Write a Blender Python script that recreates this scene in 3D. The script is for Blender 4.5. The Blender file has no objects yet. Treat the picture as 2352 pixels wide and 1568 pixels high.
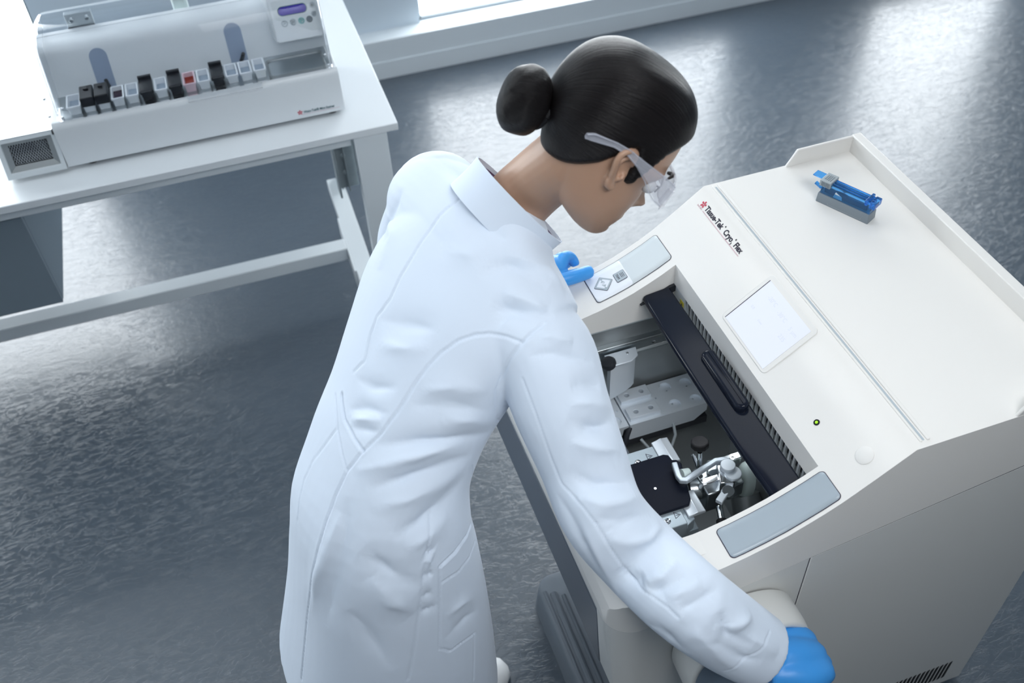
import bpy, bmesh, math, random
import numpy as np
from mathutils import Vector, Matrix
PI = math.pi
C = bpy.context.scene.collection
S = bpy.context.scene

# ------------------------------------------------------------------ camera
cd = bpy.data.cameras.new('camera')
cam = bpy.data.objects.new('camera', cd); C.objects.link(cam)
cd.sensor_width = 36.0
cd.lens = 2284.0 / 2352.0 * 36.0
RIGHT = Vector((0.94909857, -0.3126033, -0.03861456))
UP = Vector((0.24969082, 0.67196439, 0.69722188))
FWD = Vector((0.19200625, 0.67137399, -0.71581462))
m = Matrix((RIGHT, UP, -FWD)).transposed().to_4x4()
m.translation = Vector((0, 0, 2.40))
cam.matrix_world = m
cd.clip_start = 0.05
cd.dof.use_dof = True
cd.dof.focus_distance = 1.86
cd.dof.aperture_fstop = 3.8
S.camera = cam

# ------------------------------------------------------------------ world and exposure
W = bpy.data.worlds.new('world'); S.world = W; W.use_nodes = True
bg = W.node_tree.nodes['Background']
bg.inputs[0].default_value = (0.62, 0.80, 1.0, 1); bg.inputs[1].default_value = 0.12
S.view_settings.view_transform = 'Standard'; S.view_settings.look = 'None'
S.view_settings.exposure = 0.0; S.view_settings.gamma = 1.0
S.view_settings.use_curve_mapping = False

def area(name, loc, target, sx, sy, power, col, spread=180):
    l = bpy.data.lights.new(name, 'AREA'); l.shape = 'RECTANGLE'; l.size = sx; l.size_y = sy
    l.energy = power; l.color = col; l.spread = math.radians(spread)
    o = bpy.data.objects.new(name, l); C.objects.link(o); o.location = loc
    o.rotation_euler = (Vector(target) - Vector(loc)).to_track_quat('-Z', 'Y').to_euler()
    return o
WIN_STRENGTH = 6.0
area('ceiling_light_source', (0.9, 2.3, 3.16), (0.9, 2.3, 0), 2.4, 1.2, 13, (0.97, 0.985, 1.0))
area('ceiling_light_source', (0.65, -0.35, 3.0), (0.60, 0.95, 1.15), 1.5, 0.7, 6.2, (0.96, 0.98, 1.0), 66)  # added unseen fill, aimed and narrowed to brighten the machine's camera side
area('ceiling_light_source', (-1.2, 1.2, 3.16), (-1.2, 1.2, 0), 1.2, 2.0, 10, (0.97, 0.985, 1.0))

# ------------------------------------------------------------------ helpers
def mat(name, col, rough=0.5, metal=0.0, spec=0.5, coat=0.0, trans=0.0, ior=1.45, alpha=1.0, sheen=0.0,
        bump=None, mottled=None, emit=None, strength=0.0, sub=0.0, coat_rough=0.03):
    m = bpy.data.materials.new(name); m.use_nodes = True
    nt = m.node_tree; b = nt.nodes['Principled BSDF']
    b.inputs['Base Color'].default_value = (*col, 1)
    b.inputs['Roughness'].default_value = rough
    b.inputs['Metallic'].default_value = metal
    b.inputs['Specular IOR Level'].default_value = spec
    b.inputs['Coat Weight'].default_value = coat
    b.inputs['Coat Roughness'].default_value = coat_rough
    b.inputs['Transmission Weight'].default_value = trans
    b.inputs['IOR'].default_value = ior
    b.inputs['Alpha'].default_value = alpha
    b.inputs['Sheen Weight'].default_value = sheen
    if sub:
        b.inputs['Subsurface Weight'].default_value = sub
        b.inputs['Subsurface Radius'].default_value = (0.02, 0.008, 0.004)
    if emit:
        b.inputs['Emission Color'].default_value = (*emit, 1)
        b.inputs['Emission Strength'].default_value = strength
    if bump or mottled:
        tc = nt.nodes.new('ShaderNodeTexCoord')
    if bump:
        scale, st, dist = bump[:3]
        n = nt.nodes.new('ShaderNodeTexNoise'); n.inputs['Scale'].default_value = scale
        n.inputs['Detail'].default_value = bump[3] if len(bump) > 3 else 3
        nt.links.new(tc.outputs['Object'], n.inputs['Vector'])
        bp = nt.nodes.new('ShaderNodeBump'); bp.inputs['Strength'].default_value = st
        bp.inputs['Distance'].default_value = dist
        nt.links.new(n.outputs['Fac'], bp.inputs['Height'])
        nt.links.new(bp.outputs[0], b.inputs['Normal'])
    if mottled:
        scale, c2 = mottled
        n = nt.nodes.new('ShaderNodeTexNoise'); n.inputs['Scale'].default_value = scale
        n.inputs['Detail'].default_value = 4
        nt.links.new(tc.outputs['Object'], n.inputs['Vector'])
        mx = nt.nodes.new('ShaderNodeMix'); mx.data_type = 'RGBA'
        mx.inputs[6].default_value = (*col, 1); mx.inputs[7].default_value = (*c2, 1)
        nt.links.new(n.outputs['Fac'], mx.inputs[0]); nt.links.new(mx.outputs[2], b.inputs['Base Color'])
    return m

class MB:
    """collects shapes and links them as one mesh object"""
    def __init__(s): s.v = []; s.f = []
    def add(s, vs, fs):
        n = len(s.v); s.v += [tuple(p) for p in vs]; s.f += [tuple(i + n for i in f) for f in fs]; return s
    def box(s, x0, x1, y0, y1, z0, z1, M=None):
        vs = [Vector((x, y, z)) for z in (z0, z1) for y in (y0, y1) for x in (x0, x1)]
        if M is not None: vs = [M @ p for p in vs]
        return s.add(vs, [(0, 2, 3, 1), (4, 5, 7, 6), (0, 1, 5, 4), (2, 6, 7, 3), (0, 4, 6, 2), (1, 3, 7, 5)])
    def prism(s, poly, a0, a1, axis='x', M=None):
        def P(p, a):
            q = {'x': (a, p[0], p[1]), 'y': (p[0], a, p[1]), 'z': (p[0], p[1], a)}[axis]
            q = Vector(q); return M @ q if M is not None else q
        n = len(poly)
        vs = [P(p, a0) for p in poly] + [P(p, a1) for p in poly]
        fs = [tuple(range(n))[::-1], tuple(range(n, 2 * n))] + [(i, (i + 1) % n, n + (i + 1) % n, n + i) for i in range(n)]
        return s.add(vs, fs)
    def loft(s, rings, close=True, cap=True):
        n = len(rings[0]); vs = [p for r in rings for p in r]; fs = []
        for k in range(len(rings) - 1):
            for i in range(n if close else n - 1):
                j = (i + 1) % n
                fs.append((k * n + i, k * n + j, (k + 1) * n + j, (k + 1) * n + i))
        if cap:
            fs.append(tuple(range(n))[::-1]); fs.append(tuple((len(rings) - 1) * n + i for i in range(n)))
        return s.add(vs, fs)
    def cyl(s, p0, p1, r0, r1=None, n=24, cap=True):
        r1 = r0 if r1 is None else r1
        p0 = Vector(p0); p1 = Vector(p1); d = (p1 - p0).normalized()
        a = d.orthogonal().normalized(); b = d.cross(a)
        rs = [[p + (a * math.cos(t) + b * math.sin(t)) * r for t in [2 * PI * i / n for i in range(n)]] for p, r in ((p0, r0), (p1, r1))]
        return s.loft(rs, cap=cap)
    def lathe(s, p0, axis, prof, n=32):
        p0 = Vector(p0); d = Vector(axis).normalized(); a = d.orthogonal().normalized(); b = d.cross(a)
        rs = [[p0 + d * h + (a * math.cos(2 * PI * i / n) + b * math.sin(2 * PI * i / n)) * max(r, 1e-5) for i in range(n)] for r, h in prof]
        return s.loft(rs)
    def tube(s, pts, r, n=12, rx=None):
        pts = [Vector(p) for p in pts]; rs = []; prev = None
        for i, p in enumerate(pts):
            d = (pts[min(i + 1, len(pts) - 1)] - pts[max(i - 1, 0)]).normalized()
            if prev is None: a = d.orthogonal().normalized()
            else:
                a = (prev - d * prev.dot(d)).normalized()
            prev = a; b = d.cross(a)
            rr = r[i] if hasattr(r, '__len__') else r
            rs.append([p + (a * math.cos(t) + b * math.sin(t)) * rr for t in [2 * PI * k / n for k in range(n)]])
        return s.loft(rs)
    def ball(s, c, r, n=16, sc=(1, 1, 1)):
        c = Vector(c); rs = []
        for k in range(1, n // 2):
            t = PI * k / (n // 2)
            rs.append([c + Vector((sc[0] * r * math.sin(t) * math.cos(2 * PI * i / n), sc[1] * r * math.sin(t) * math.sin(2 * PI * i / n), sc[2] * r * math.cos(t))) for i in range(n)])
        return s.loft(rs)
    def build(s, name, material, parent=None, bevel=0.0, seg=2, angle=35, smooth=True, mats=None):
        me = bpy.data.meshes.new(name); me.from_pydata(s.v, [], s.f); me.update()
        bm = bmesh.new(); bm.from_mesh(me); bmesh.ops.recalc_face_normals(bm, faces=bm.faces); bm.to_mesh(me); bm.free()
        if smooth:
            me.polygons.foreach_set('use_smooth', [True] * len(me.polygons))
            me.set_sharp_from_angle(angle=math.radians(angle))
        me.materials.append(material)
        o = bpy.data.objects.new(name, me); C.objects.link(o)
        if parent is not None: o.parent = parent
        if bevel:
            b = o.modifiers.new('bevel', 'BEVEL'); b.width = bevel; b.segments = seg
            b.limit_method = 'ANGLE'; b.angle_limit = math.radians(angle); b.harden_normals = False
        return o

def tag(o, label=None, cat=None, group=None, kind=None):
    if label: o['label'] = label
    if cat: o['category'] = cat
    if group: o['group'] = group
    if kind: o['kind'] = kind
    return o
def empty(name, loc=(0, 0, 0), rz=0.0):
    o = bpy.data.objects.new(name, None); C.objects.link(o); o.location = loc; o.rotation_euler = (0, 0, rz)
    o.empty_display_size = 0.05; return o
def bake(o, extra_remove=(), sharp=35):
    """apply the modifiers of o to its mesh"""
    dg = bpy.context.evaluated_depsgraph_get(); dg.update()
    me = bpy.data.meshes.new_from_object(o.evaluated_get(dg), depsgraph=dg)
    old = o.data; name = old.name; o.modifiers.clear(); o.data = me; me.name = name
    if sharp: me.set_sharp_from_angle(angle=math.radians(sharp))
    for x in extra_remove:
        d = x.data; bpy.data.objects.remove(x); bpy.data.meshes.remove(d)
    return o
def rrect(x0, x1, y0, y1, r, n=5):
    out = []
    for cx, cy, a in ((x1 - r, y1 - r, 0), (x0 + r, y1 - r, 90), (x0 + r, y0 + r, 180), (x1 - r, y0 + r, 270)):
        for k in range(n + 1):
            t = math.radians(a + 90 * k / n); out.append((cx + r * math.cos(t), cy + r * math.sin(t)))
    return out
def text_mesh(s, size, bold=0.0, sx=1.0, shear=0.0, depth=0.0002):
    cu = bpy.data.curves.new('lettering', 'FONT'); cu.body = s; cu.size = size; cu.offset = bold; cu.shear = shear
    cu.extrude = depth; cu.resolution_u = 3
    o = bpy.data.objects.new('lettering', cu); C.objects.link(o)
    dg = bpy.context.evaluated_depsgraph_get(); dg.update()
    me = bpy.data.meshes.new_from_object(o.evaluated_get(dg), depsgraph=dg)
    bpy.data.objects.remove(o); bpy.data.curves.remove(cu)
    vs = [Vector((v.co.x * sx, v.co.y, v.co.z)) for v in me.vertices]; fs = [tuple(p.vertices) for p in me.polygons]
    bpy.data.meshes.remove(me)
    return vs, fs
def add_text(mb, s, size, M, **k):
    vs, fs = text_mesh(s, size, **k); w = max(v.x for v in vs) if vs else 0
    mb.add([M @ v for v in vs], fs); return w
def frame(o, x, y):
    """matrix placing local x,y on the given world directions at origin o"""
    x = Vector(x).normalized(); y = Vector(y); y = (y - x * y.dot(x)).normalized(); z = x.cross(y)
    M = Matrix((x, y, z)).transposed().to_4x4(); M.translation = Vector(o); return M

# ------------------------------------------------------------------ materials
M_wall = mat('painted_wall', (0.80, 0.86, 0.90), 0.45, bump=(60, .05, .002))
M_panel = mat('grey_panel', (0.68, 0.77, 0.85), 0.4)
M_ceil = mat('ceiling_tile', (0.42, 0.45, 0.48), 0.8)
M_white = mat('white_laminate', (0.73, 0.77, 0.80), 0.32, bump=(300, .02, .0005))
M_whitep = mat('white_powder_coat', (0.68, 0.73, 0.76), 0.32)
M_galv = mat('galvanised_steel', (0.42, 0.48, 0.50), 0.4, metal=0.6, mottled=(40, (0.30, 0.35, 0.37)))
M_dgrey = mat('grey_cabinet_paint', (0.20, 0.25, 0.29), 0.38)
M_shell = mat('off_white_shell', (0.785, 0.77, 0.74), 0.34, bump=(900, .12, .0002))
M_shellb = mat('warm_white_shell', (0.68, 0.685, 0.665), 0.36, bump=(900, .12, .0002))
M_slate = mat('slate_plastic', (0.115, 0.135, 0.165), 0.38)
M_base = mat('textured_grey_plastic', (0.13, 0.155, 0.185), 0.5, bump=(500, .5, .0008))
M_black = mat('gloss_black', (0.008, 0.011, 0.020), 0.12, spec=.22)
M_mblack = mat('matt_black', (0.018, 0.02, 0.026), 0.45)
M_rubber = mat('black_rubber', (0.012, 0.012, 0.014), 0.6, spec=.25)
M_steel = mat('brushed_steel', (0.52, 0.56, 0.58), 0.28, metal=1.0, bump=(200, .05, .0005))
M_chrome = mat('polished_steel', (0.72, 0.74, 0.76), 0.1, metal=1.0)
M_alu = mat('satin_aluminium', (0.72, 0.78, 0.84), 0.45, metal=0.35, bump=(400, .08, .0004))
M_liner = mat('chamber_steel', (0.34, 0.37, 0.38), 0.38, metal=0.45, mottled=(8, (0.24, 0.26, 0.27)))
M_line = mat('dark_outline', (0.05, 0.045, 0.07), 0.5)
M_label = mat('pale_grey_film', (0.62, 0.67, 0.69), 0.3)
M_labelw = mat('white_film', (0.82, 0.85, 0.90), 0.3)
M_labelb = mat('blue_grey_film', (0.36, 0.42, 0.47), 0.3)
M_key = mat('grey_key', (0.42, 0.48, 0.52), 0.35)
M_text = mat('dark_print', (0.02, 0.018, 0.035), 0.5)
M_textg = mat('dark_green_print', (0.02, 0.10, 0.13), 0.5)
M_red = mat('red_print', (0.52, 0.06, 0.10), 0.5)
M_pink = mat('pale_red_print', (0.62, 0.42, 0.46), 0.5)
M_yellow = mat('yellow_sticker', (0.75, 0.65, 0.05), 0.4)
M_screen = mat('pale_touch_screen', (0.66, 0.68, 0.74), 0.10, coat=0.3, emit=(0.90, 0.92, 1.0), strength=0.20)
M_screen_t = mat('faint_screen_print', (0.60, 0.63, 0.70), 0.2, emit=(0.86, 0.88, 0.97), strength=0.18)
M_lcd = mat('violet_lcd', (0.05, 0.04, 0.26), 0.6, spec=.05, emit=(0.10, 0.08, 0.60), strength=0.12)
M_lcdt = mat('violet_lcd_print', (0.10, 0.09, 0.35), 0.15, emit=(0.20, 0.18, 0.60), strength=0.4)
M_led = mat('green_led', (0.25, 0.6, 0.02), 0.2, emit=(0.35, 0.8, 0.02), strength=0.8)
M_acrylic = mat('clear_acrylic', (0.93, 0.95, 0.97), 0.02, trans=1.0, ior=1.17)
M_slot = mat('blue_grey_recess', (0.30, 0.37, 0.49), 0.45)
M_dish = mat('white_dish_plastic', (0.82, 0.86, 0.90), 0.35)
M_liq_d = mat('dark_stain', (0.03, 0.015, 0.03), 0.1)
M_liq_r = mat('red_stain', (0.25, 0.02, 0.01), 0.1)
M_liq_w = mat('clear_liquid', (0.35, 0.42, 0.50), 0.08)
M_bluep = mat('clear_blue_plastic', (0.12, 0.48, 1.0), 0.06, trans=0.88, ior=1.35)
M_greyp = mat('grey_moulded_plastic', (0.20, 0.235, 0.265), 0.42)
M_greyl = mat('light_grey_moulded_plastic', (0.34, 0.38, 0.40), 0.4)
M_bluebl = mat('blade_insert', (0.03, 0.05, 0.10), 0.3)
M_translu = mat('translucent_white_plastic', (0.62, 0.72, 0.70), 0.35, sub=0.0)

# floor: vinyl with a leathery relief
M_floor = bpy.data.materials.new('slate_vinyl'); M_floor.use_nodes = True
nt = M_floor.node_tree; b = nt.nodes['Principled BSDF']
tc = nt.nodes.new('ShaderNodeTexCoord')
n1 = nt.nodes.new('ShaderNodeTexNoise'); n1.inputs['Scale'].default_value = 3.0; n1.inputs['Detail'].default_value = 5
nt.links.new(tc.outputs['Object'], n1.inputs['Vector'])
mx = nt.nodes.new('ShaderNodeMix'); mx.data_type = 'RGBA'
mx.inputs[6].default_value = (0.042, 0.061, 0.084, 1); mx.inputs[7].default_value = (0.060, 0.082, 0.108, 1)
nt.links.new(n1.outputs['Fac'], mx.inputs[0]); nt.links.new(mx.outputs[2], b.inputs['Base Color'])
n2 = nt.nodes.new('ShaderNodeTexNoise'); n2.inputs['Scale'].default_value = 34; n2.inputs['Detail'].default_value = 4
n2.inputs['Distortion'].default_value = 1.6
n3 = nt.nodes.new('ShaderNodeTexNoise'); n3.inputs['Scale'].default_value = 15; n3.inputs['Detail'].default_value = 2
n3.inputs['Distortion'].default_value = 1.2
mp = nt.nodes.new('ShaderNodeMapping'); mp.inputs['Rotation'].default_value = (0, 0, math.radians(28)); mp.inputs['Scale'].default_value = (0.55, 1.35, 1)
nt.links.new(tc.outputs['Object'], mp.inputs['Vector'])
for n in (n2, n3): nt.links.new(mp.outputs[0], n.inputs['Vector'])
rp = nt.nodes.new('ShaderNodeMath'); rp.operation = 'SUBTRACT'; rp.inputs[1].default_value = 0.5
ab = nt.nodes.new('ShaderNodeMath'); ab.operation = 'ABSOLUTE'
sm = nt.nodes.new('ShaderNodeMath'); sm.operation = 'MINIMUM'; sm.inputs[1].default_value = 0.045
nt.links.new(n2.outputs['Fac'], rp.inputs[0]); nt.links.new(rp.outputs[0], ab.inputs[0]); nt.links.new(ab.outputs[0], sm.inputs[0])
ad = nt.nodes.new('ShaderNodeMath'); ad.operation = 'MULTIPLY_ADD'; ad.inputs[1].default_value = 6.0
nt.links.new(sm.outputs[0], ad.inputs[0]); nt.links.new(n3.outputs['Fac'], ad.inputs[2])
bp = nt.nodes.new('ShaderNodeBump'); bp.inputs['Strength'].default_value = 0.45; bp.inputs['Distance'].default_value = 0.0026
nt.links.new(ad.outputs[0], bp.inputs['Height']); nt.links.new(bp.outputs[0], b.inputs['Normal'])
b.inputs['Roughness'].default_value = 0.34; b.inputs['Specular IOR Level'].default_value = 0.8
b.inputs['Coat Weight'].default_value = 0.75; b.inputs['Coat Roughness'].default_value = 0.20; b.inputs['Coat IOR'].default_value = 1.5
bq = nt.nodes.new('ShaderNodeBump'); bq.inputs['Strength'].default_value = 0.30; bq.inputs['Distance'].default_value = 0.0026
nt.links.new(ad.outputs[0], bq.inputs['Height']); nt.links.new(bq.outputs[0], b.inputs['Coat Normal'])

# ------------------------------------------------------------------ the room
tag(MB().box(-4.2, 6.0, -2.6, 4.6, -0.05, 0.0).build('floor', M_floor), kind='structure')
tag(MB().box(-4.2, 6.0, -2.6, 4.6, 3.2, 3.25).build('ceiling', M_ceil), kind='structure')
tag(MB().box(-4.3, -4.2, -2.6, 4.6, 0, 3.25).build('wall_left', M_wall), kind='structure')
tag(MB().box(6.0, 6.1, -2.6, 4.6, 0, 3.25).build('wall_right', M_wall), kind='structure')
YW = 4.055
wb = MB()
wb.box(-4.2, 6.0, 4.16, 4.30, 2.75, 3.25)                     # lintel
for x0, x1 in ((-4.2, -3.6), (-0.74, 0.835), (2.45, 3.30), (4.15, 6.0)):
    wb.box(x0, x1, 4.15, 4.30, 0.0, 2.75)
wb.box(-4.2, 6.0, 4.17, 4.30, 0.0, 0.175)
tag(wb.build('wall_back', M_panel), kind='structure')
pb = MB().box(-4.2, 6.0, YW, 4.17, 0.0, 0.185)
tag(pb.build('trim_1', M_wall, bevel=0.004), kind='structure')
tag(MB().box(-4.2, 6.0, YW - 0.006, YW, 0.0, 0.082).build('baseboard_back', M_wall), kind='structure')
M_glow = mat('bright_frosted_pane', (0.9, 0.95, 1.0), 0.3, emit=(0.93, 0.975, 1.0), strength=WIN_STRENGTH)
M_frame = mat('window_frame_paint', (0.10, 0.13, 0.15), 0.4)
for k, (x0, x1) in enumerate(((-3.6, -0.74), (0.835, 2.45), (3.30, 4.15))):
    w = MB()
    for a, b_, c, d in ((x0, x0 + .012, .185, 2.75), (x1 - .012, x1, .185, 2.75), (x0, x1, .185, .20), (x0, x1, 2.735, 2.75)):
        w.box(a, b_, 4.18, 4.21, c, d)
    wo = tag(w.build('window_%d' % (k + 1), M_frame if k == 0 else M_whitep), kind='structure')
    MB().box(x0 + .012, x1 - .012, 4.205, 4.21, .20, 2.735).build('window_pane', M_glow, wo)
for k, (x, y, sx, sy) in enumerate(((0.9, 2.3, 2.4, 1.2), (-1.2, 1.2, 1.2, 2.0))):
    t = tag(empty('ceiling_light', (x, y, 3.2)), 'flat white luminous ceiling panel, %s' % (('over the machine and table', 'on the left side of the room', 'nearest the camera over the handwheel side')[k]), 'ceiling light')
    MB().box(-sx / 2, sx / 2, -sy / 2, sy / 2, -0.03, 0.0).build('frame', M_whitep, t)
t = tag(empty('added_spotlight', (0.65, -0.35, 3.2)), 'wide tilted floodlight added out of view nearest the camera, aimed at the machine', 'ceiling light')  # invented housing for the added fill lamp, out of view
dq = (Vector((0.60, 0.95, 1.15)) - Vector((0.65, -0.35, 3.0))).to_track_quat('-Z', 'Y').to_matrix().to_4x4()
MB().box(-.77, .77, -.37, .37, .01, .06, Matrix.Translation((0, 0, -.2)) @ dq).build('added_lamp_housing', M_whitep, t)
MB().cyl((0, 0, 0), (0, 0, -.17), .02).build('bracket', M_whitep, t)
# ------------------------------------------------------------------ the cryostat (local x = width, y = depth, z = up)
cryo = tag(empty('cryostat', (0.863, 1.492, 0.0), math.radians(-89.15)),
           'large off-white floor-standing laboratory cryostat with open chamber and flat top tray', 'cryostat')
WID = 0.746
PROF = [(0.03, 1.12), (0.0, 1.12), (-.03, 1.097), (-.06, 1.074), (-.09, 1.052), (-.115, 1.034), (-.143, 1.017), (-.17, 1.003), (-.205, .986),
        (-.24, .973), (-.28, .961), (-.32, .952), (-.36, .946), (-.40, .940), (-.44, .933), (-.470, .922), (-.493, .904), (-.508, .880), (-.515, .850), (-.513, .822)]
def prof_z(w):
    for a, b in zip(PROF[:-1], PROF[1:]):
        if b[0] <= w <= a[0]:
            t = (w - a[0]) / (b[0] - a[0] + 1e-12); return a[1] + t * (b[1] - a[1])
    return 1.12
def seam_z(w): return .955 + (w - .268) * .166
def prof_frame(u, w, lift=0.0):
    """frame lying on the console slope; local x runs along the width, local y up the slope"""
    dz = prof_z(w + .01) - prof_z(w - .01)
    return frame((u, w, prof_z(w) + lift), (1, 0, 0), (0, .02, dz))
# upper cover: side outline swept across the width, then the opening is cut out
side = PROF[::-1] + [(.19, 1.12), (.366, 1.12), (.444, 1.035), (.446, seam_z(.446)), ]
cover = MB().prism(side, 0, WID).build('top_cover', M_shell, cryo)
cut = MB()
outl = [(.118 + .012, -.115), (.668 - .012, -.115)]
# opening outline in (u, w): straight back edge, side edges, front edge close to the rim
poly = [(.118, -.114), (.668, -.114), (.668, -.393), (.6655, -.408), (.658, -.420), (.646, -.4275), (.631, -.431), (.155, -.431), (.140, -.4275), (.128, -.420), (.1205, -.408), (.118, -.393)]
cut.prism(poly, .5, 1.3, 'z')
cuto = cut.build('cutter', M_shell)
def corner_cutter():
    q = MB(); r = .062
    for sgn, x0 in ((1, WID), (-1, 0)):
        pts = [(x0 - sgn * r + sgn * r * math.sin(t), -.5155 + r - r * math.cos(t)) for t in [PI / 2 * k / 12 for k in range(13)]]
        pts = [(x0 - sgn * r, -.60)] + pts + [(x0 + sgn * .05, -.5155 + r), (x0 + sgn * .05, -.60)]
        q.prism(pts, .3, 1.4, 'z')
    o = q.build('cutter', M_shell); o.matrix_world = cryo.matrix_basis; return o
plan = corner_cutter()
inner = MB().box(.02, .726, -.465, .40, .70, .900).build('cutter', M_shell)
under = MB().box(.1185, .6675, -.20, -.098, .85, .984).build('cutter', M_shell)
for c_ in (inner, under, plan, cuto):
    c_.matrix_world = cryo.matrix_basis
    bo = cover.modifiers.new('cut', 'BOOLEAN'); bo.operation = 'DIFFERENCE'; bo.object = c_; bo.solver = 'EXACT'
bpy.context.view_layer.update()
bake(cover, (cuto, under, plan, inner))
bm = bmesh.new(); bm.from_mesh(cover.data); bmesh.ops.remove_doubles(bm, verts=bm.verts, dist=1e-5)
bmesh.ops.dissolve_limit(bm, angle_limit=math.radians(.15), verts=bm.verts, edges=bm.edges)
bm.to_mesh(cover.data); bm.free()
cover.data.polygons.foreach_set('use_smooth', [True] * len(cover.data.polygons))
bv = cover.modifiers.new('bevel', 'BEVEL'); bv.width = 0.011; bv.segments = 5; bv.limit_method = 'ANGLE'; bv.angle_limit = math.radians(38)
wn = cover.modifiers.new('normals', 'WEIGHTED_NORMAL'); wn.keep_sharp = False; wn.weight = 80

# raised rim of the top tray with its cut-away ends
t = MB()
wall = [(.186, 1.115), (.200, 1.137), (.212, 1.158), (.368, 1.158), (.368, 1.10), (.2, 1.10)]
t.prism(wall, .0004, .007); t.prism(wall, WID - .007, WID - .0004)
t.box(.0002, WID - .0002, .344, .3658, 1.08, 1.1598)
t.prism([(.366, 1.12), (.446, 1.03), (.446, 1.00), (.36, 1.05)], .004, WID - .004)
t.build('tray_rim', M_shell, cryo, bevel=.0022, seg=3)
t = MB()
for w0, w1, h in ((.0135, .0175, .0022), (.026, .032, .003)):
    t.prism(rrect(.008, .735, w0, w1, .0018, 3), 1.119, 1.12 + h, 'z')
t.build('tray_ridge', M_shell, cryo, bevel=.001)
MB().prism(rrect(.012, .733, .0192, .0232, .0019, 4), 1.1195, 1.1203, 'z').build('tray_groove', M_key, cryo)

# lower cabinet with a knee recess at the front
lb = MB()
g = 0.0016
lowp = [(-.143, seam_z(-.143) - .0035), (.446, seam_z(.446) - .0035), (.446, .012), (-.143, .012)]
lb.prism(lowp, WID - .03, WID - .0005)
lb.prism(lowp, .0005, .03)
lb.box(.03, WID - .03, .425, .446, .012, seam_z(.446) - .003)
lb.box(.002, WID - .002, -.16, .44, .10, .50)
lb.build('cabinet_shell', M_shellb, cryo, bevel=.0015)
fp = MB()
cor = [(-.1465, seam_z(-.1465) - .0035), (-.1465, .50), (-.30, .50), (-.46, .560), (-.497, .590), (-.501, .65), (-.508, .78), (-.511, .815), (-.511, seam_z(-.511) - .0035)]
fp.prism(cor, .664, WID - .0005)
fp.prism(cor, .0005, .020)
fp.prism([(-.505, .775), (-.509, .822), (-.47, .825), (-.45, .72)], .08, .666)
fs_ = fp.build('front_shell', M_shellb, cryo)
plan = corner_cutter(); bo = fs_.modifiers.new('cut', 'BOOLEAN'); bo.operation = 'DIFFERENCE'; bo.object = plan; bo.solver = 'EXACT'; bo.use_self = True
bpy.context.view_layer.update(); bake(fs_, (plan,))
bv = fs_.modifiers.new('bevel', 'BEVEL'); bv.width = .004; bv.limit_method = 'ANGLE'; bv.angle_limit = math.radians(38)
fg = MB(); fg.prism([(-.508, .784), (-.4985, .585), (-.485, .570), (-.44, .570), (-.44, .784)], .02, .6635)
fg.build('front_panel', M_slate, cryo, bevel=.004)
MB().box(.06, .69, -.30, -.28, .10, .70).build('knee_recess', M_slate, cryo)


# plastic base
bs = MB()
ring = lambda dx, z: [Vector((x, y, z)) for x, y in rrect(.162 + dx, .76 - dx, -.470 + dx, -.02 - dx, .05 - dx * .5, 8)]
bs.loft([ring(-.004, .0), ring(0, .05), ring(.004, .085), ring(.012, .095)])
bs.build('plastic_base', M_base, cryo, angle=60)
rb = MB()
for k, (i, r) in enumerate(((.024, .005), (.043, .009), (.066, .006), (.10, .010))):
    rb.tube([Vector((.20 + i * .6, -.476 + i, .094)), Vector((.45, -.476 + i, .094)), Vector((.73, -.476 + i, .094))], r, 10)
rb.build('base_rib', M_base, cryo)

# label films on the two arms, following the curved profile
def film(name, u0, u1, w0, w1, m_, lift, r=.008, parent=cryo):
    """thin film hugging the curved arm between the given limits"""
    pts = rrect(u0, u1, w0, w1, r, 5); mb = MB()
    n = 14; cols = 6
    # grid clipped to the rounded outline: rows follow w
    rows = []
    ws = sorted(set([w0 + (w1 - w0) * k / 26 for k in range(27)] + [w0 + r * (1 - math.cos(a)) for a in (.3, .6, .9, 1.2)] + [w1 - r * (1 - math.cos(a)) for a in (.3, .6, .9, 1.2)]))
    for w in ws:
        d = min(w - w0, w1 - w); ins = 0 if d >= r else r - math.sqrt(max(r * r - (r - d) ** 2, 0))
        rows.append([Vector((u0 + ins + (u1 - u0 - 2 * ins) * k / cols, w, prof_z(w) + lift)) for k in range(cols + 1)])
    mb.loft(rows, close=False, cap=False)
    o = mb.build(name, m_, parent, angle=80)
    s_ = o.modifiers.new('solid', 'SOLIDIFY'); s_.thickness = .0004; s_.offset = 0
    return o
film('label_border', .0155, .0985, -.277, -.1115, M_line, .0006)
film('label_panel', .0168, .0972, -.2757, -.1128, M_label, .0012, .0072)
film('key_label', .0175, .0965, -.275, -.196, M_labelw, .0018, .006)
film('label_border', .678, .739, -.303, -.1115, M_line, .0006)
film('label_panel', .6793, .7377, -.3017, -.1128, M_labelb, .0012, .0072)
# arrow key and TRIM key on the left arm
def rot(pts, a, ox=0, oy=0): return [(ox + x * math.cos(a) - y * math.sin(a), oy + x * math.sin(a) + y * math.cos(a)) for x, y in pts]
def slab(name, pts, w, u, m_, lift, par, th=.0006):
    M_ = prof_frame(u, w, lift); return MB().prism(pts, 0, th, 'z', M_).build(name, m_, par)
key = slab('arrow_key', rot(rrect(-.0158, .0158, -.0158, .0158, .0025), math.radians(45)), -.247, .057, M_line, .0022, cryo)
arr = [(0, .0125), (.0125, 0), (.0125 - .004, 0), (.0085, 0)]
def chev(sgn):
    # bent arrow outline of the key pictogram, its corner pointing to the key's corner
    p = [(-.50, .84), (.84, .84), (.84, -.55), (.56, -.55), (.50, -.02), (.06, -.30), (-.20, -.02), (.16, .34), (-.50, .55)]
    return rot([(x * sgn * .0135, y * sgn * .0135) for x, y in p], math.radians(45))
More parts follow.
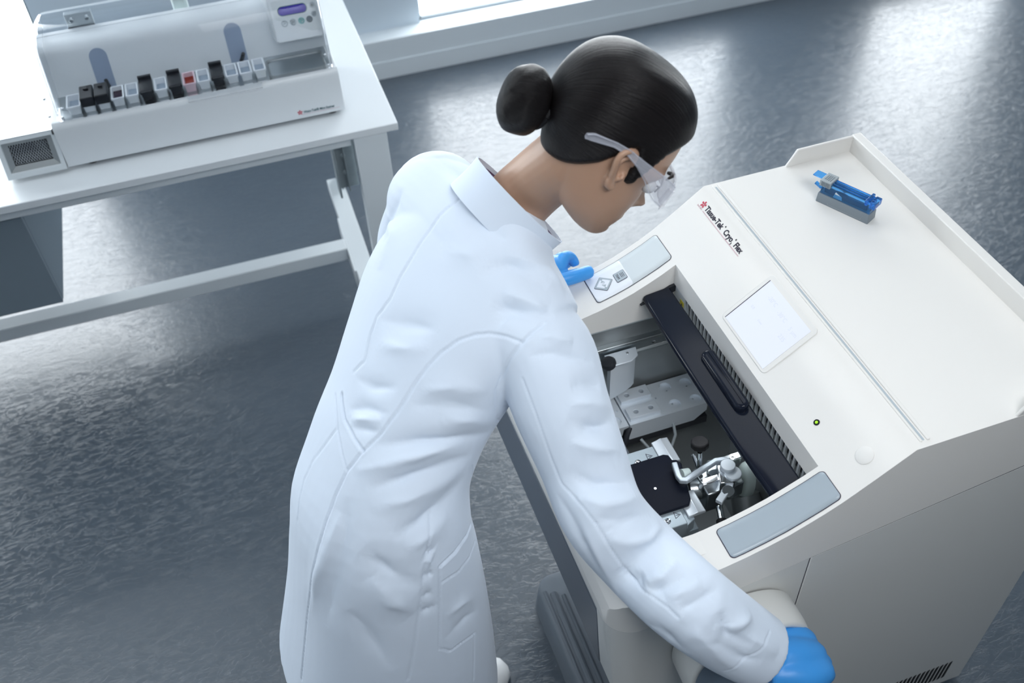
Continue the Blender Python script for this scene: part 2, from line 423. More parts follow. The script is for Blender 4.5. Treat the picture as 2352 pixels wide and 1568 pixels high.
slab('key_face', rot(rrect(-.0150, .0150, -.0150, .0150, .002), math.radians(45)), -.247, .057, M_key, .0026, cryo)
slab('arrow_mark', chev(1), -.247, .057, M_labelw, .0031, cryo)
slab('arrow_mark', chev(-1), -.247, .057, M_labelw, .0031, cryo)
slab('trim_key', rrect(-.0135, .0135, -.0125, .0125, .0028), -.2105, .060, M_line, .0024, cryo)
slab('key_face', rrect(-.0126, .0126, -.0116, .0116, .0024), -.2105, .060, M_key, .0029, cryo)
mb = MB(); Mk = prof_frame(.060, -.2105, .0036)
for k in range(3): mb.box(-.0065, .0062, .0010 + .0030 * k, .0020 + .0030 * k, 0, .0003, Mk)
add_text(mb, 'TRIM', .0078, Mk @ Matrix.Translation((-.0092, -.0082, 0)), sx=.92)
mb.build('key_lettering', M_text, cryo, smooth=False)

# touch screen in its shallow frame
Ms = frame((.376, -.0545, 1.079), (1, 0, 0), (0, .087, .066))
MB().prism(rrect(-.083, .083, -.060, .066, .010, 5), -.001, .0018, 'z', Ms).build('screen_bezel', M_shell, cryo, bevel=.0012)
scr = MB().box(-.0725, .0725, -.0545, .0545, .0012, .0026, Ms).build('touch_screen', M_screen, cryo)
MB().box(-.0733, -.0722, -.0545, .0545, .0012, .0032, Ms).build('screen_edge', M_line, cryo)
for s_, x, y, z_ in (('-20°C', -.046, .030, .012), ('-30°C', -.006, .026, .012), ('5 µm', .038, .024, .012), ('235', .036, .002, .012),
                    ('0.0', -.055, -.004, .008), ('0 mm', -.020, -.010, .006)):
    mb = MB(); add_text(mb, s_, z_, Ms @ Matrix.Translation((x, y, .0028)), depth=.0001)
    mb.build('screen_text', M_screen_t, scr, smooth=False)
Mo = prof_frame(.701, -.056, 0)
MB().lathe(Mo.translation, Mo.col[2].to_3d(), [(0, .0035), (.012, .003), (.0155, .0015), (.016, -.002)]).build('button_cap', M_shell, cryo)
Mo = prof_frame(.600, -.081, 0)
MB().lathe(Mo.translation, Mo.col[2].to_3d(), [(0, .0012), (.0055, .001), (.006, -.002)]).build('led_collar', M_rubber, cryo)
MB().lathe(Mo.translation, Mo.col[2].to_3d(), [(0, .0028), (.002, .0022), (.0028, .001), (.0028, -.001)], 16).build('led', M_led, cryo)

# maker's mark: five-petal flower, lettering and a fine rule
Mt = frame((.0, -.0255, prof_z(-.0255) + .0004), (1, 0, 0), (0, .03, prof_z(-.0105) - prof_z(-.0405)))
def flower(mb, M_, cx, cy, s_):
    for k in range(5):
        a = math.radians(90 + 72 * k); pet = []
        for x, y in [(0.10, 0), (.25, .14), (.48, .25), (.74, .26), (.98, .17), (.90, 0), (.98, -.17), (.74, -.26), (.48, -.25), (.25, -.14)]:
            pet.append((cx + s_ * (x * math.cos(a) - y * math.sin(a)), cy + s_ * (x * math.sin(a) + y * math.cos(a))))
        mb.prism(pet, 0, .0003, 'z', M_)
mb = MB(); flower(mb, Mt, .0400, .0085, .0082); mb.build('flower_mark', M_red, cryo, smooth=False)
mb = MB()
words = [('Tissue-Tek', .0170, .0030, .00055, .0012), ('®', .0055, .0130, 0, .0045), ('Cryo', .0170, .0030, .00055, .0006), ('3', .0080, -.0010, .0002, -.0010), ('®', .0055, .0130, 0, .0045), ('Flex', .0170, .0030, .00055, 0)]
wid_ = [max(v.x for v in text_mesh(a, b_, bold=d)[0]) for a, b_, c_, d, e in words]
kx = (.1520 - sum(w_[4] for w_ in words)) / sum(wid_); x_ = .0515
for (a, b_, c_, d, e), w_ in zip(words, wid_):
    add_text(mb, a, b_, Mt @ Matrix.Translation((x_, c_, 0)), bold=d, sx=kx); x_ += w_ * kx + e
mb.build('lettering', M_text, cryo, smooth=False)
mb = MB(); add_text(mb, 'SAKURA', .0052, Mt @ Matrix.Translation((.0280, -.0030, 0)))
mb.box(.0515, .2055, -.0022, -.0008, 0, .0003, Mt); mb.build('rule_lettering', M_pink, cryo, smooth=False)

# lid frame slid back over the chamber
def LZ(w): return .977 + (w + .128) * .165
bar = [(-.186, LZ(-.186) - .004), (-.183, LZ(-.183) + .004), (-.178, LZ(-.178) + .006), (-.128, LZ(-.128) + .004), (-.124, LZ(-.124) - .002), (-.124, LZ(-.124) - .016), (-.184, LZ(-.184) - .014)]
lid = MB()
rings = []
for u in [.121 + .545 * k / 30 for k in range(31)]:
    bow = -.008 * (1 - ((u - .393) / .275) ** 2) + .005
    rings.append([Vector((u, p[0] + (-.003 if i < 3 else 0) + (bow * .6 if (i < 3 or i == 6) else 0), p[1])) for i, p in enumerate(bar)])
lid.loft(rings)
lido = lid.build('sliding_lid', M_black, cryo, bevel=.002)
h = MB()
pts = rrect(.322, .480, -.158, -.128, .0145, 8)
def up(dx, dz): return [Vector((x, y, LZ(y) + .004 + dz)) for x, y in rrect(.322 + dx, .480 - dx, -.158 + dx, -.130 - dx, .0139 - dx * .9, 8)]
h.loft([up(0, 0), up(0, .010), up(.0015, .014), up(.004, .0165), up(.008, .0172)])
h.build('lid_handle', M_black, lido, angle=50)
MB().prism([(-.190, .950), (-.124, .962), (-.110, .968), (-.110, .984), (-.124, LZ(-.124) + .004)], .1182, .125).build('lid_guide', M_mblack, cryo)

# vent grille under the console edge
gr = MB()
for k in range(33):
    u = .172 + k * .0152
    gr.box(u, u + .0050, -.1085, -.1040, .885, .984)
gr.build('vent_grille', M_whitep, cryo)
MB().box(.165, .672, -.1035, -.101, .952, .9845).build('grille_backing', M_mblack, cryo)
MB().box(.165, .672, -.1035, -.1010, .86, .952).build('grille_shelf', M_liner, cryo)
MB().box(.124, .170, -.112, -.106, .90, .984).build('grille_end_plate', M_whitep, cryo)
Mw = frame((.146, -.1123, .955), (1, 0, 0), (0, 0, 1))
st = MB().box(.004, .020, -.011, .011, 0, .0006, Mw).build('warning_sticker', M_yellow, cryo)
mk = MB(); mk.prism([(.006, -.007), (.018, -.007), (.012, .006)], .0006, .0010, 'z', Mw); mk.build('warning_mark', M_text, st)

# chamber interior
ch = MB()
ch.box(.095, .100, -.44, .10, .52, .885)                                   # far wall
ch.box(.690, .695, -.44, .10, .52, .93)                                    # near wall
ch.box(.100, .690, .06, .065, .52, .93); ch.box(.100, .690, -.445, -.44, .52, .93)
ch.box(.100, .690, -.44, .06, .515, .52)
ch.build('chamber_liner', M_liner, cryo)
fr = MB()                                                                   # moulded frame under the rim
fr.prism([(.1175, .950), (.1175, .915), (.108, .912), (.106, .905), (.104, .880), (.09, .880), (.09, .950)], -.44, -.10, 'y')
fr.build('chamber_frame', M_label, cryo, bevel=.002)
fr = MB().prism([(.6685, .95), (.6685, .925), (.69, .915), (.71, .915), (.71, .95)], -.44, -.10, 'y').build('chamber_frame', M_shell, cryo)
rl = MB(); rl.prism([(.100, .835), (.112, .833), (.114, .826), (.110, .823), (.110, .803), (.114, .798), (.112, .793), (.100, .792)], -.44, .05, 'y')
rail = rl.build('guide_rail', M_steel, cryo, bevel=.0008)
for w_ in (-.145, -.36):
    MB().lathe((.1102, w_, .813), (1, 0, 0), [(0, .0004), (.0028, .0006), (.0045, .0012), (.005, 0)], 16).build('screw', M_chrome, rail)
# removable bracket on the rail
br = MB()
br.prism([(.114, -.265), (.150, -.262), (.150, -.215), (.138, -.195), (.114, -.190)], .812, .817, 'z')
br.prism([(.128, -.262), (.146, -.262), (.132, -.215), (.125, -.200), (.118, -.190)], .700, .812, 'z')
bro = br.build('rail_bracket', M_alu, cryo, bevel=.001)
MB().lathe((.138, -.262, .810), (0, -.4, 1), [(0, .016), (.014, .014), (.017, .008), (.016, 0)], 24).build('bracket_knob', M_mblack, bro)
MB().cyl((.126, -.215, .817), (.126, -.215, .8185), .003).build('screw', M_chrome, bro)

# cold shelf with wells, made of two aluminium blocks
sh = MB()
sh.prism([(-.236, .62), (-.236, .670), (-.045, .670), (-.045, .645), (-.075, .62)], .110, .207)
sh = sh.build('cold_shelf', M_alu, cryo, bevel=.0012)
wells = [(.130, -.115, .0135), (.133, -.066, .0135), (.184, -.116, .0135), (.187, -.066, .0135)]
rim_ = MB()
for (u, w_, r) in wells:
    rim_.lathe((u, w_, .6703), (0, 0, 1), [(r + .0014, -.001), (r + .0012, .0004), (r, .0004), (r - .0006, -.003), (r - .004, -.0034)], 28)
def shallow(u, w_, r, name, par, m1, m2, hole):
    o = MB().lathe((u, w_, .6699), (0, 0, 1), [(0, .0006), (r - .0022, .0006), (r - .0014, .0008), (r - .0006, .0003)], 28).build(name, m1, par)
    MB().lathe((u, w_, .6699), (0, 0, 1), [(r - .0014, .00062), (r - .0014, .0010), (r, .0010), (r, .0)], 28).build('well_shadow_ring', m2, o)
    MB().cyl((u + hole[0], w_ + hole[1], .6706), (u + hole[0], w_ + hole[1], .6709), .0026, n=16).build('well_hole', M_mblack, o)
# real recessed wells by boolean
cut = MB()
for (u, w_, r) in wells: cut.cyl((u, w_, .6635), (u, w_, .69), r, n=48)
for (u, w_, r), (a, b_) in zip(wells, ((.012, .001), (.012, .001), (-.009, -.003), (-.009, -.003))):
    cut.cyl((u + a * .7, w_ + b_, .635), (u + a * .7, w_ + b_, .69), .0024, n=16)
for u in (.130, .182):
    for w_ in (-.212, -.176): cut.cyl((u, w_, .630), (u, w_, .69), .0058, n=28)
for u, w_ in ((.154, -.150), (.110 + .052, -.037 - .012)):
    cut.cyl((u, w_, .650), (u, w_, .69), .0025, n=14)
co = cut.build('cutter', M_alu); co.matrix_world = cryo.matrix_basis
sh.modifiers.clear()
bo = sh.modifiers.new('cut', 'BOOLEAN'); bo.operation = 'DIFFERENCE'; bo.object = co; bo.solver = 'EXACT'; bo.use_self = True
bpy.context.view_layer.update(); bake(sh, (co,)); sh.data.polygons.foreach_set('use_smooth', [False] * len(sh.data.polygons))
def rail_block(u0, u1):
    o = MB().box(u0, u1, -.232, -.158, .670, .681).build('specimen_block', M_alu, cryo)
    cc = MB()
    for w_ in (-.212, -.176): cc.cyl(((u0 + u1) / 2, w_, .655), ((u0 + u1) / 2, w_, .70), .0058, n=28)
    co = cc.build('cutter', M_alu); co.matrix_world = cryo.matrix_basis
    bo = o.modifiers.new('cut', 'BOOLEAN'); bo.operation = 'DIFFERENCE'; bo.object = co; bo.solver = 'EXACT'; bo.use_self = True
    bpy.context.view_layer.update(); bake(o, (co,))
    b_ = o.modifiers.new('bevel', 'BEVEL'); b_.width = .0006; b_.limit_method = 'ANGLE'
rail_block(.114, .146); rail_block(.166, .198)
s2 = MB().prism([(-.42, .640), (-.42, .668), (-.2385, .668), (-.2385, .640)], .110, .205).build('cold_shelf', M_alu, cryo)
cc = MB()
for u in (.130, .183):
    for w_ in (-.262, -.31, -.36): cc.cyl((u, w_, .663), (u, w_, .70), .0135, n=32)
cc.cyl((.157, -.2475, .663), (.157, -.2475, .7), .0026, n=14)
co = cc.build('cutter', M_alu); co.matrix_world = cryo.matrix_basis
bo = s2.modifiers.new('cut', 'BOOLEAN'); bo.operation = 'DIFFERENCE'; bo.object = co; bo.solver = 'EXACT'; bo.use_self = True
bpy.context.view_layer.update(); bake(s2, (co,)); s2.data.polygons.foreach_set('use_smooth', [False] * len(s2.data.polygons))
MB().box(.1005, .205, -.42, -.04, .598, .6195).build('shelf_support', M_mblack, cryo)
MB().tube([(.222, -.215, .63), (.245, -.205, .62), (.262, -.185, .615), (.258, -.155, .62), (.235, -.135, .625), (.20, -.125, .63)], .0036).build('hose', M_greyl, cryo)
MB().tube([(.268, -.292, .60), (.262, -.280, .66), (.256, -.268, .70), (.248, -.258, .715), (.240, -.262, .70), (.242, -.272, .64)], .0055).build('brush_holder', M_mblack, cryo)

# knife holder
M_clamp = mat('bright_clamp_steel', (.62, .67, .72), .34, metal=.45)
kh = empty('knife_holder', (0, 0, 0)); kh.parent = cryo
k = MB(); k.box(.350, .405, -.42, -.255, .735, .775); k.box(.505, .545, -.42, -.27, .735, .775)
k.prism([(.350, -.255), (.405, -.255), (.400, -.235), (.358, -.235)], .735, .768, 'z')
k.prism([(.500, -.270), (.545, -.270), (.536, -.250), (.503, -.250)], .735, .768, 'z')
k.prism([(-.42, .62), (-.23, .62), (-.24, .735), (-.42, .735)], .36, .54)
k.build('knife_base', mat('blue_grey_aluminium', (.40, .47, .52), .42, metal=.45), kh, bevel=.0015)
k = MB(); k.prism([(.383, -.42), (.383, -.247), (.388, -.238), (.402, -.236), (.404, -.228), (.416, -.222), (.430, -.226), (.500, -.243), (.512, -.252), (.512, -.42)], .776, .784, 'z')
k.build('cover_plate', mat('anodised_black_plate', (.006, .008, .016), .5, spec=.12), kh, bevel=.002)
def clamp(u0, u1, w0):
    c_ = MB(); pr = [(w0, .774), (w0 + .012, .777), (w0 + .020, .781), (w0 + .023, .779), (w0 + .036, .777), (w0 + .038, .770), (w0, .768)]
    c_.prism(pr, u0, u1); return c_.build('blade_clamp', M_clamp, kh, bevel=.0015)
clamp(.340, .402, -.254); clamp(.478, .532, -.262)
for u, w_ in ((.378, -.30), (.527, -.305)):
    MB().lathe((u, w_, .775), (0, 0, 1), [(0, .0004), (.002, .0006), (.004, .0016), (.0062, .0012), (.007, 0)], 20).build('screw', M_chrome, kh)
Mw2 = [frame((.372, -.272, .7752), (.9, -.1, 0), (0, 1, 0)), frame((.521, -.281, .7752), (.9, -.1, 0), (0, 1, 0))]
for M_ in Mw2:
    tr = MB(); o3 = [(-.008, -.006), (.008, -.006), (0, .007)]; i3 = [(-.0062, -.0049), (.0062, -.0049), (0, .0052)]
    tr.add([M_ @ Vector((x, y, .0004)) for x, y in o3 + i3], [(0, 1, 4, 3), (1, 2, 5, 4), (2, 0, 3, 5)])
    tr.box(-.0005, .0005, -.0012, .0028, 0, .0006, M_); tr.box(-.0005, .0005, -.0034, -.0022, 0, .0006, M_)
    tr.build('warning_mark', M_text, kh, smooth=False)
MB().cyl((.455, -.298, .784), (.455, -.298, .7852), .0028, n=14).build('screw', M_chrome, kh)
# white lever reaching over the plate
lv = MB()
def strip(pts, wd, z0, z1):
    L = []; Rr = []
    for i, (x, y) in enumerate(pts):
        a = pts[max(i - 1, 0)]; b_ = pts[min(i + 1, len(pts) - 1)]; dx, dy = b_[0] - a[0], b_[1] - a[1]; q = math.hypot(dx, dy)
        L.append((x - dy / q * wd / 2, y + dx / q * wd / 2)); Rr.append((x + dy / q * wd / 2, y - dx / q * wd / 2))
    return L + Rr[::-1]
lv.prism(strip([(.424, -.244), (.440, -.247), (.456, -.250), (.466, -.249), (.470, -.240), (.466, -.228), (.459, -.205), (.452, -.180), (.448, -.165), (.451, -.150), (.458, -.140)], .0112, 0, 0), .796, .808, 'z')
lv.build('clamp_lever', mat('pale_grey_cast_metal', (.50, .56, .62), .38, metal=.35), kh, bevel=.0025, seg=3)
MB().cyl((.447, -.238, .790), (.447, -.222, .786), .012, n=28).build('glass_knob', M_translu, kh)
# small knob with polished shaft
kn = empty('adjusting_screw', (0, 0, 0)); kn.parent = cryo
MB().cyl((.452, -.196, .78), (.4150, -.196, .80), .0055, n=20).build('shaft', M_chrome, kn)
MB().cyl((.452, -.196, .745), (.435, -.196, .83), .0050, n=20).build('shaft', M_chrome, kn)
ax = Vector((-.17, -.0, .85)).normalized(); p0 = Vector((.434, -.196, .835))
MB().lathe(p0, ax, [(0, 0), (.008, 0), (.008, .006), (.0165, .009), (.0185, .012), (.0185, .021), (.016, .024), (0, .0245)], 10).build('knob', M_rubber, kn, bevel=.001)

# specimen head
hd = empty('specimen_head', (0, 0, 0)); hd.parent = cryo
q = MB()
q.cyl((.455, -.225, .745), (.462, -.190, .745), .022, n=28)
q.box(.432, .500, -.205, -.165, .715, .775)
q.prism([(.425, -.170), (.455, -.185), (.505, -.160), (.500, -.125), (.455, -.128), (.430, -.145)], .740, .782, 'z')
q.build('orientation_block', M_steel, hd, bevel=.003)
q = MB(); q.box(.440, .456, -.152, -.110, .782, .800); q.box(.470, .486, -.210, -.170, .765, .792); q.prism([(.452, -.165), (.498, -.180), (.505, -.150), (.470, -.140)], .770, .800, 'z')
q.build('clamp_block', M_chrome, hd, bevel=.0018)
q = MB(); q.cyl((.470, -.150, .800), (.470, -.150, .812), .015, n=28); q.cyl((.486, -.146, .796), (.486, -.146, .804), .017, n=28)
q.prism(strip([(.472, -.150), (.490, -.150), (.508, -.165), (.522, -.186), (.532, -.20)], .014, 0, 0), .786, .796, 'z')
q.build('locking_lever', M_alu, hd, bevel=.0015)
MB().lathe((.453, -.129, .800), (0, 0, 1), [(0, .002), (.003, .002), (.0032, .004), (.0065, .004), (.0068, 0)], 20).build('screw', M_chrome, hd)
MB().lathe((.515, -.172, .785), (.2, 0, 1), [(0, .012), (.0115, .012), (.013, .010), (.013, 0)], 28).build('end_cap', M_steel, hd)
MB().cyl((.530, -.195, .77), (.560, -.205, .77), .007, n=20).build('shaft', M_chrome, hd)
MB().cyl((.560, -.205, .77), (.578, -.212, .77), .011, n=20).build('knob', M_rubber, hd)
MB().cyl((.478, -.102, .70), (.520, -.105, .66), .030, .036, n=32).build('bellows', M_liner, hd)
# white boot of the arm on the rear wall
MB().loft([[Vector((u, w_ + d, z)) for u, z, w_ in [(.478 + .026 * math.cos(t) * sx_, .752 + .052 * math.sin(t) * sx_, -.10) for t in [2 * PI * i / 32 for i in range(32)]]] for d, sx_ in ((0, 1.0), (-.012, .96), (-.020, .8))]).build('arm_boot', M_translu, hd, angle=70)
ag = MB().box(.36, .66, -.075, -.070, .52, .93).build('inner_partition', M_liner, cryo)
for u, w_, z in ((.545, -.080, .80),):
    MB().lathe((u, -.075, z), (0, -1, .3), [(0, .007), (.003, .006), (.0048, .003), (.005, 0)], 20).build('dome_nut', M_chrome, cryo)

# handwheel on the near side
hw = empty('handwheel', (0, 0, 0)); hw.parent = cryo
cw, cz, rw = -.281, .728, .118
def wring(r, u, n=64):
    return [Vector((u, cw + (1.0 if True else 1) * r * math.copysign(abs(math.cos(t)) ** .86, math.cos(t)), cz + r * math.copysign(abs(math.sin(t)) ** .86, math.sin(t)))) for t in [2 * PI * i / n for i in range(n)]]
q = MB(); q.loft([wring(rw - .006, .7485), wring(rw, .754), wring(rw + .001, .80), wring(rw - .001, .818), wring(rw - .005, .823), wring(rw - .011, .823), wring(rw - .015, .818)], cap=False)
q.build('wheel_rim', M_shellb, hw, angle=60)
q = MB(); q.loft([wring(rw - .014, .819), wring(rw - .030, .800), wring(rw - .060, .787), wring(.03, .783)])
q.build('wheel_face', mat('blue_grey_plastic', (.20, .27, .35), .3), hw, angle=60)
MB().lathe((.784, cw, cz), (1, 0, 0), [(.03, 0), (.027, .010), (.018, .014), (0, .015)], 40).build('wheel_hub', M_mblack, hw)
MB().cyl((.79, -.205, .735), (.865, -.205, .735), .0125, .015, n=28).build('crank_grip', M_mblack, hw)

# cooling slots low on the near side, and panel joints
sl = MB()
for k_ in range(16):
    w_ = .389 - .0125 * k_
    z_ = .128
    pts = [(w_ - .0068, z_ - .010), (w_ - .0060, z_ - .004), (w_ - .003, z_), (w_, z_ + .002), (w_, .050), (w_ - .0068, .045)]
    sl.prism(pts, WID - .002, WID + .0004)
sl.build('side_vent', M_rubber, cryo, smooth=False)
for a_, c_ in ((.0006, .018), (WID - .018, WID - .0006)):
    sm_ = MB().prism([(-.455, seam_z(-.455) - .0040), (.446, seam_z(.446) - .0040), (.446, seam_z(.446) + .003), (-.455, seam_z(-.455) + .003)], a_, c_)
    sm_.box(a_ + .002, c_ - .002, -.149, -.140, .50, seam_z(-.145) - .003)
    sm_.build('shadow_gap', M_line, cryo)


# lamp tube under the console edge that lights the chamber
MB().cyl((.20, -.088, .900), (.60, -.088, .900), .006, n=16).build('chamber_lamp', M_whitep, cryo)
ll = bpy.data.lights.new('chamber_lamp_light', 'AREA'); ll.shape = 'RECTANGLE'; ll.size = .42; ll.size_y = .02; ll.energy = .35; ll.color = (.92, .97, 1.0)
lo = bpy.data.objects.new('chamber_lamp_light', ll); C.objects.link(lo); lo.parent = cryo
lo.location = (.39, -.099, .892); lo.rotation_euler = Vector((0, -.45, -.9)).to_track_quat('-Z', 'X').to_euler()
# ------------------------------------------------------------------ blade dispenser on the tray
M_cl = cryo.matrix_basis
p_a = M_cl @ Vector((.129, .188, 1.12)); p_b = M_cl @ Vector((.232, .241, 1.12))
ang = math.atan2(p_b.y - p_a.y, p_b.x - p_a.x)
bd = tag(empty('blade_dispenser', (p_a.x, p_a.y, 1.1202), ang), 'clear blue and grey blade dispenser standing on the white top tray', 'blade dispenser')
LB, DB = .116, .030       # local x along, local y back
q = MB(); q.loft([[Vector((x, y, z)) for x, y in rrect(-dx, LB + dx, -dx, DB + dx, .002, 3)] for z, dx in ((0, .0008), (.0195, -.0002), (.021, -.0010))])
q.build('grey_base', M_greyp, bd, angle=50)
q = MB(); Mb = frame((0, -.0004, 0), (1, 0, 0), (0, .08, 1))
for a in ((.026, .0265, .003, .018), (.100, .1005, .003, .018), (.026, .1005, .003, .0035), (.026, .1005, .0175, .018)): q.box(a[0], a[1], a[2], a[3], 0, .0006, Mb)
add_text(q, 'Accu-Edge®', .0085, Mb @ Matrix.Translation((.030, .0105, 0)), shear=.3, sx=.9, depth=.0004)
add_text(q, 'Low Profile Blades', .0052, Mb @ Matrix.Translation((.044, .0050, 0)), depth=.0004)
add_text(q, '4689', .0052, Mb @ Matrix.Translation((.084, .0118, 0)), depth=.0004)
q.build('embossed_lettering', M_greyl, bd, smooth=False)
q = MB()
q.prism([(.003, .0205), (.027, .0205), (.025, .042), (.027, .044), (.027, .048), (.003, .048), (.003, .044), (.005, .042)], .003, LB - .002, 'x')
q.box(.110, .122, .001, .029, .036, .050); q.box(LB - .016, LB - .010, -.001, .031, .040, .0515)
q.build('blue_magazine', M_bluep, bd, bevel=.0012, seg=2)
q = MB()
for y in (.007, .0145, .022): q.box(.022, LB + .001, y, y + .0025, .048, .0500)
q.build('blue_rail', M_bluep, bd, bevel=.0006)
q = MB(); q.box(.010, .105, .011, .019, .0225, .034); q.prism([(.03, .034), (.06, .034), (.05, .040)], .012, .018, 'y')
q.build('blade_insert', M_bluebl, bd)
q = MB(); q.prism([(.032, .0225), (.052, .0225), (.050, .030), (.036, .036)], .004, .006, 'y'); q.build('clear_window', M_label, bd)
q = MB(); q.box(.000, .024, -.0015, .0315, .040, .0535)
q.build('grey_slider', M_greyl, bd, bevel=.0012)
q = MB()
for x in range(6): q.box(.0045 + .0032 * x, .006 + .0032 * x, -.0025, -.001, .042, .052)
for x in range(4): q.box(.0055 + .004 * x, .007 + .004 * x, .006, .024, .0535, .0542)
q.build('grip_ridge', M_greyp, bd)
MB().box(-.021, .002, .006, .025, .0505, .0530).build('blue_tongue', M_bluep, bd, bevel=.0006)
MB().prism([(-.012, .036), (.003, .030), (.003, .033), (-.011, .039)], .002, .010, 'y').build('blue_tongue', M_bluep, bd)

# ------------------------------------------------------------------ the work table
ZT, YF, YB, XR, XL = 0.80, 2.452, 3.345, 0.395, -2.2
tb = tag(empty('work_table', (0, 0, 0)), 'white laboratory table along the window wall carrying the slide stainer', 'table')
MB().box(XL, XR, YF, YB, ZT - .024, ZT).build('table_top', M_white, tb, bevel=.0025, seg=3)
MB().box(XL, .255, YF + .022, YF + .050, ZT - .058, ZT - .024).build('apron_rail', M_whitep, tb, bevel=.002)
def leg(x0):
    MB().box(x0, x0 + .098, YF + .003, YF + .045, .0, ZT - .025).build('leg', M_whitep, tb, bevel=.003)
leg(.262); leg(-2.1)
q = MB(); q.box(.250, .256, 3.02, 3.12, .20, ZT - .025); q.box(.256, .330, 3.115, 3.12, .20, ZT - .025); q.box(.256, .330, 3.02, 3.025, .55, ZT - .025)
q.build('rear_leg', M_galv, tb, bevel=.001)
# inner steel channel near the front post
q = MB(); q.box(.196, .202, 2.475, 2.53, .565, ZT - .058); q.box(.202, .262, 2.525, 2.53, .565, ZT - .058); q.box(.228, .232, 2.50, 2.525, .565, ZT - .058)
ch_ = q.build('steel_channel', M_galv, tb, bevel=.001)
for z in (.60, .66):
    MB().lathe((.228, 2.524, z + .02), (0, -1, .2), [(0, .008), (.004, .007), (.006, .004), (.009, .003), (.009, 0)], 12).build('bolt', M_galv, ch_)
MB().box(.205, .262, YF + .01, 3.10, .155, .20).build('side_rail', M_whitep, tb, bevel=.002)
MB().box(.198, .206, 2.56, 2.86, .13, .20).build('joint_plate', M_whitep, tb, bevel=.001)
MB().box(XL, .198, 2.683, 2.742, .15, .20).build('stretcher', M_whitep, tb, bevel=.003)
MB().box(-.005, .002, 2.69, 2.73, .146, .151).build('stretcher_clip', M_galv, tb)
# pedestal cabinet under the table
pc = tag(empty('pedestal_cabinet', (0, 0, 0)), 'grey drawer cabinet hanging under the left end of the white table', 'cabinet')
q = MB(); q.box(-1.25, -.672, 2.512, 3.12, .405, .742); q.build('carcass', M_dgrey, pc, bevel=.0015)
MB().box(-1.245, -.673, 2.495, 2.512, .405, .728).build('drawer_front', M_dgrey, pc, bevel=.0012)

# ------------------------------------------------------------------ slide stainer
stn = tag(empty('slide_stainer', (0, 0, ZT)), 'white tabletop slide stainer with a clear cover and a row of dishes', 'slide stainer')
X0, X1, Y0 = -.516, .264, 2.555
q = MB()
front = [(Y0, .014), (Y0, .128), (Y0 + .003, .140), (Y0 + .010, .147), (Y0 + .018, .148), (Y0 + .022, .140), (Y0 + .15, .140), (Y0 + .151, .140),
         (Y0 + .186, .235), (Y0 + .190, .246), (Y0 + .198, .258), (Y0 + .212, .265), (Y0 + .235, .268), (Y0 + .262, .269), (Y0 + .262, .2665), (Y0 + .265, .2665), (Y0 + .265, .269), (Y0 + .285, .269), (Y0 + .30, .255), (Y0 + .30, .014)]
q.prism(front, X0, X1, 'x')
body = q.build('housing', M_white, stn, bevel=.004, seg=3)
MB().box(X0 + .015, X1 - .012, Y0 + .0195, Y0 + .152, .1395, .1412).build('tray_deck', M_steel, stn)
# metal basin at the right end of the deck
q = MB(); bx = rrect(.072, .236, Y0 + .042, Y0 + .140, .012, 5)
def rr_(dx, z): return [Vector((x, y, z)) for x, y in rrect(.080 + dx, .234 - dx, Y0 + .032 + dx, Y0 + .122 - dx, .012, 5)]
q.loft([rr_(-.005, .1425), rr_(-.004, .1455), rr_(.0, .1455), rr_(.002, .143), rr_(.004, .110)], cap=False)
q.add(rr_(.004, .110), [tuple(range(24))])
q.build('drying_basin', M_liner, stn, angle=60)
MB().box(.060, .078, Y0 + .021, Y0 + .030, .1415, .1422).build('warning_sticker', M_yellow, stn)
for x, y in ((X0 + .030, .035), (X0 + .030, .085), (X1 - .02, .035), (X1 - .02, .095)):
    MB().ball((x, Y0 + y, .144), .0045, 12).build('screw', M_chrome, stn)
for x, z in ((X0 - .002, .125), (X0 - .002, .150), (X0 - .002, .190)):
    MB().ball((x, Y0 + .03 + (z - .125) * .6, z), .004, 10).build('screw', M_chrome, stn)
# two upright slots in the back wall, each with a dark arm
def slot_M(): return frame((0, Y0 + .1508, .140), (1, 0, 0), (0, .035, .095))
Ms_ = slot_M()
for xc, h_, tilt in ((-.362, .098, 0), (.008, .098, .010)):
    pts = [(xc - .024, .004)] + [(xc - .024 * math.cos(math.radians(a)), h_ - .010 + .024 * math.sin(math.radians(a))) for a in range(0, 181, 15)] + [(xc + .024, .004)]
    s_ = MB().prism(pts, -.0004, .0005, 'z', Ms_).build('slot_recess', M_slot, stn, smooth=False)
    MB().tube([(xc + .004, Y0 + .150, .146), (xc + .004 + tilt * .5, Y0 + .140, .160), (xc + .004 + tilt, Y0 + .132, .176)], .0055, 12).build('transport_arm', M_mblack, stn)
# control panel
q = MB()
def cp(x0, x1, z0, z1, y): return [Vector((x, y + (.055 if z > .2 else 0) * (z - .19) / .1, z)) for x, z in rrect(x0, x1, z0, z1, .008, 4)]
q.loft([cp(.108, .268, .180, .312, Y0 + .20), cp(.120, .262, .192, .306, Y0 + .118), cp(.123, .259, .195, .303, Y0 + .1155)])
q.build('control_housing', M_white, stn, angle=50)
Mp = frame((.191, Y0 + .1155 + .033, .2505), (1, 0, 0), (0, .055, .10))
q = MB().prism(rrect(-.062, .062, -.048, .048, .006, 4), .001, .002, 'z', Mp).build('panel_film', M_label, stn)
ld = MB().prism(rrect(-.049, .034, .004, .030, .0125, 8), .002, .003, 'z', Mp).build('display_rim', M_textg, stn)
MB().prism(rrect(-.047, .032, .006, .028, .011, 8), .003, .0036, 'z', Mp).build('display', M_lcd, stn)
q = MB(); add_text(q, 'PRG 1   READY', .008, Mp @ Matrix.Translation((-.036, .016, .0038))); q.build('display_lettering', M_lcdt, stn, smooth=False)
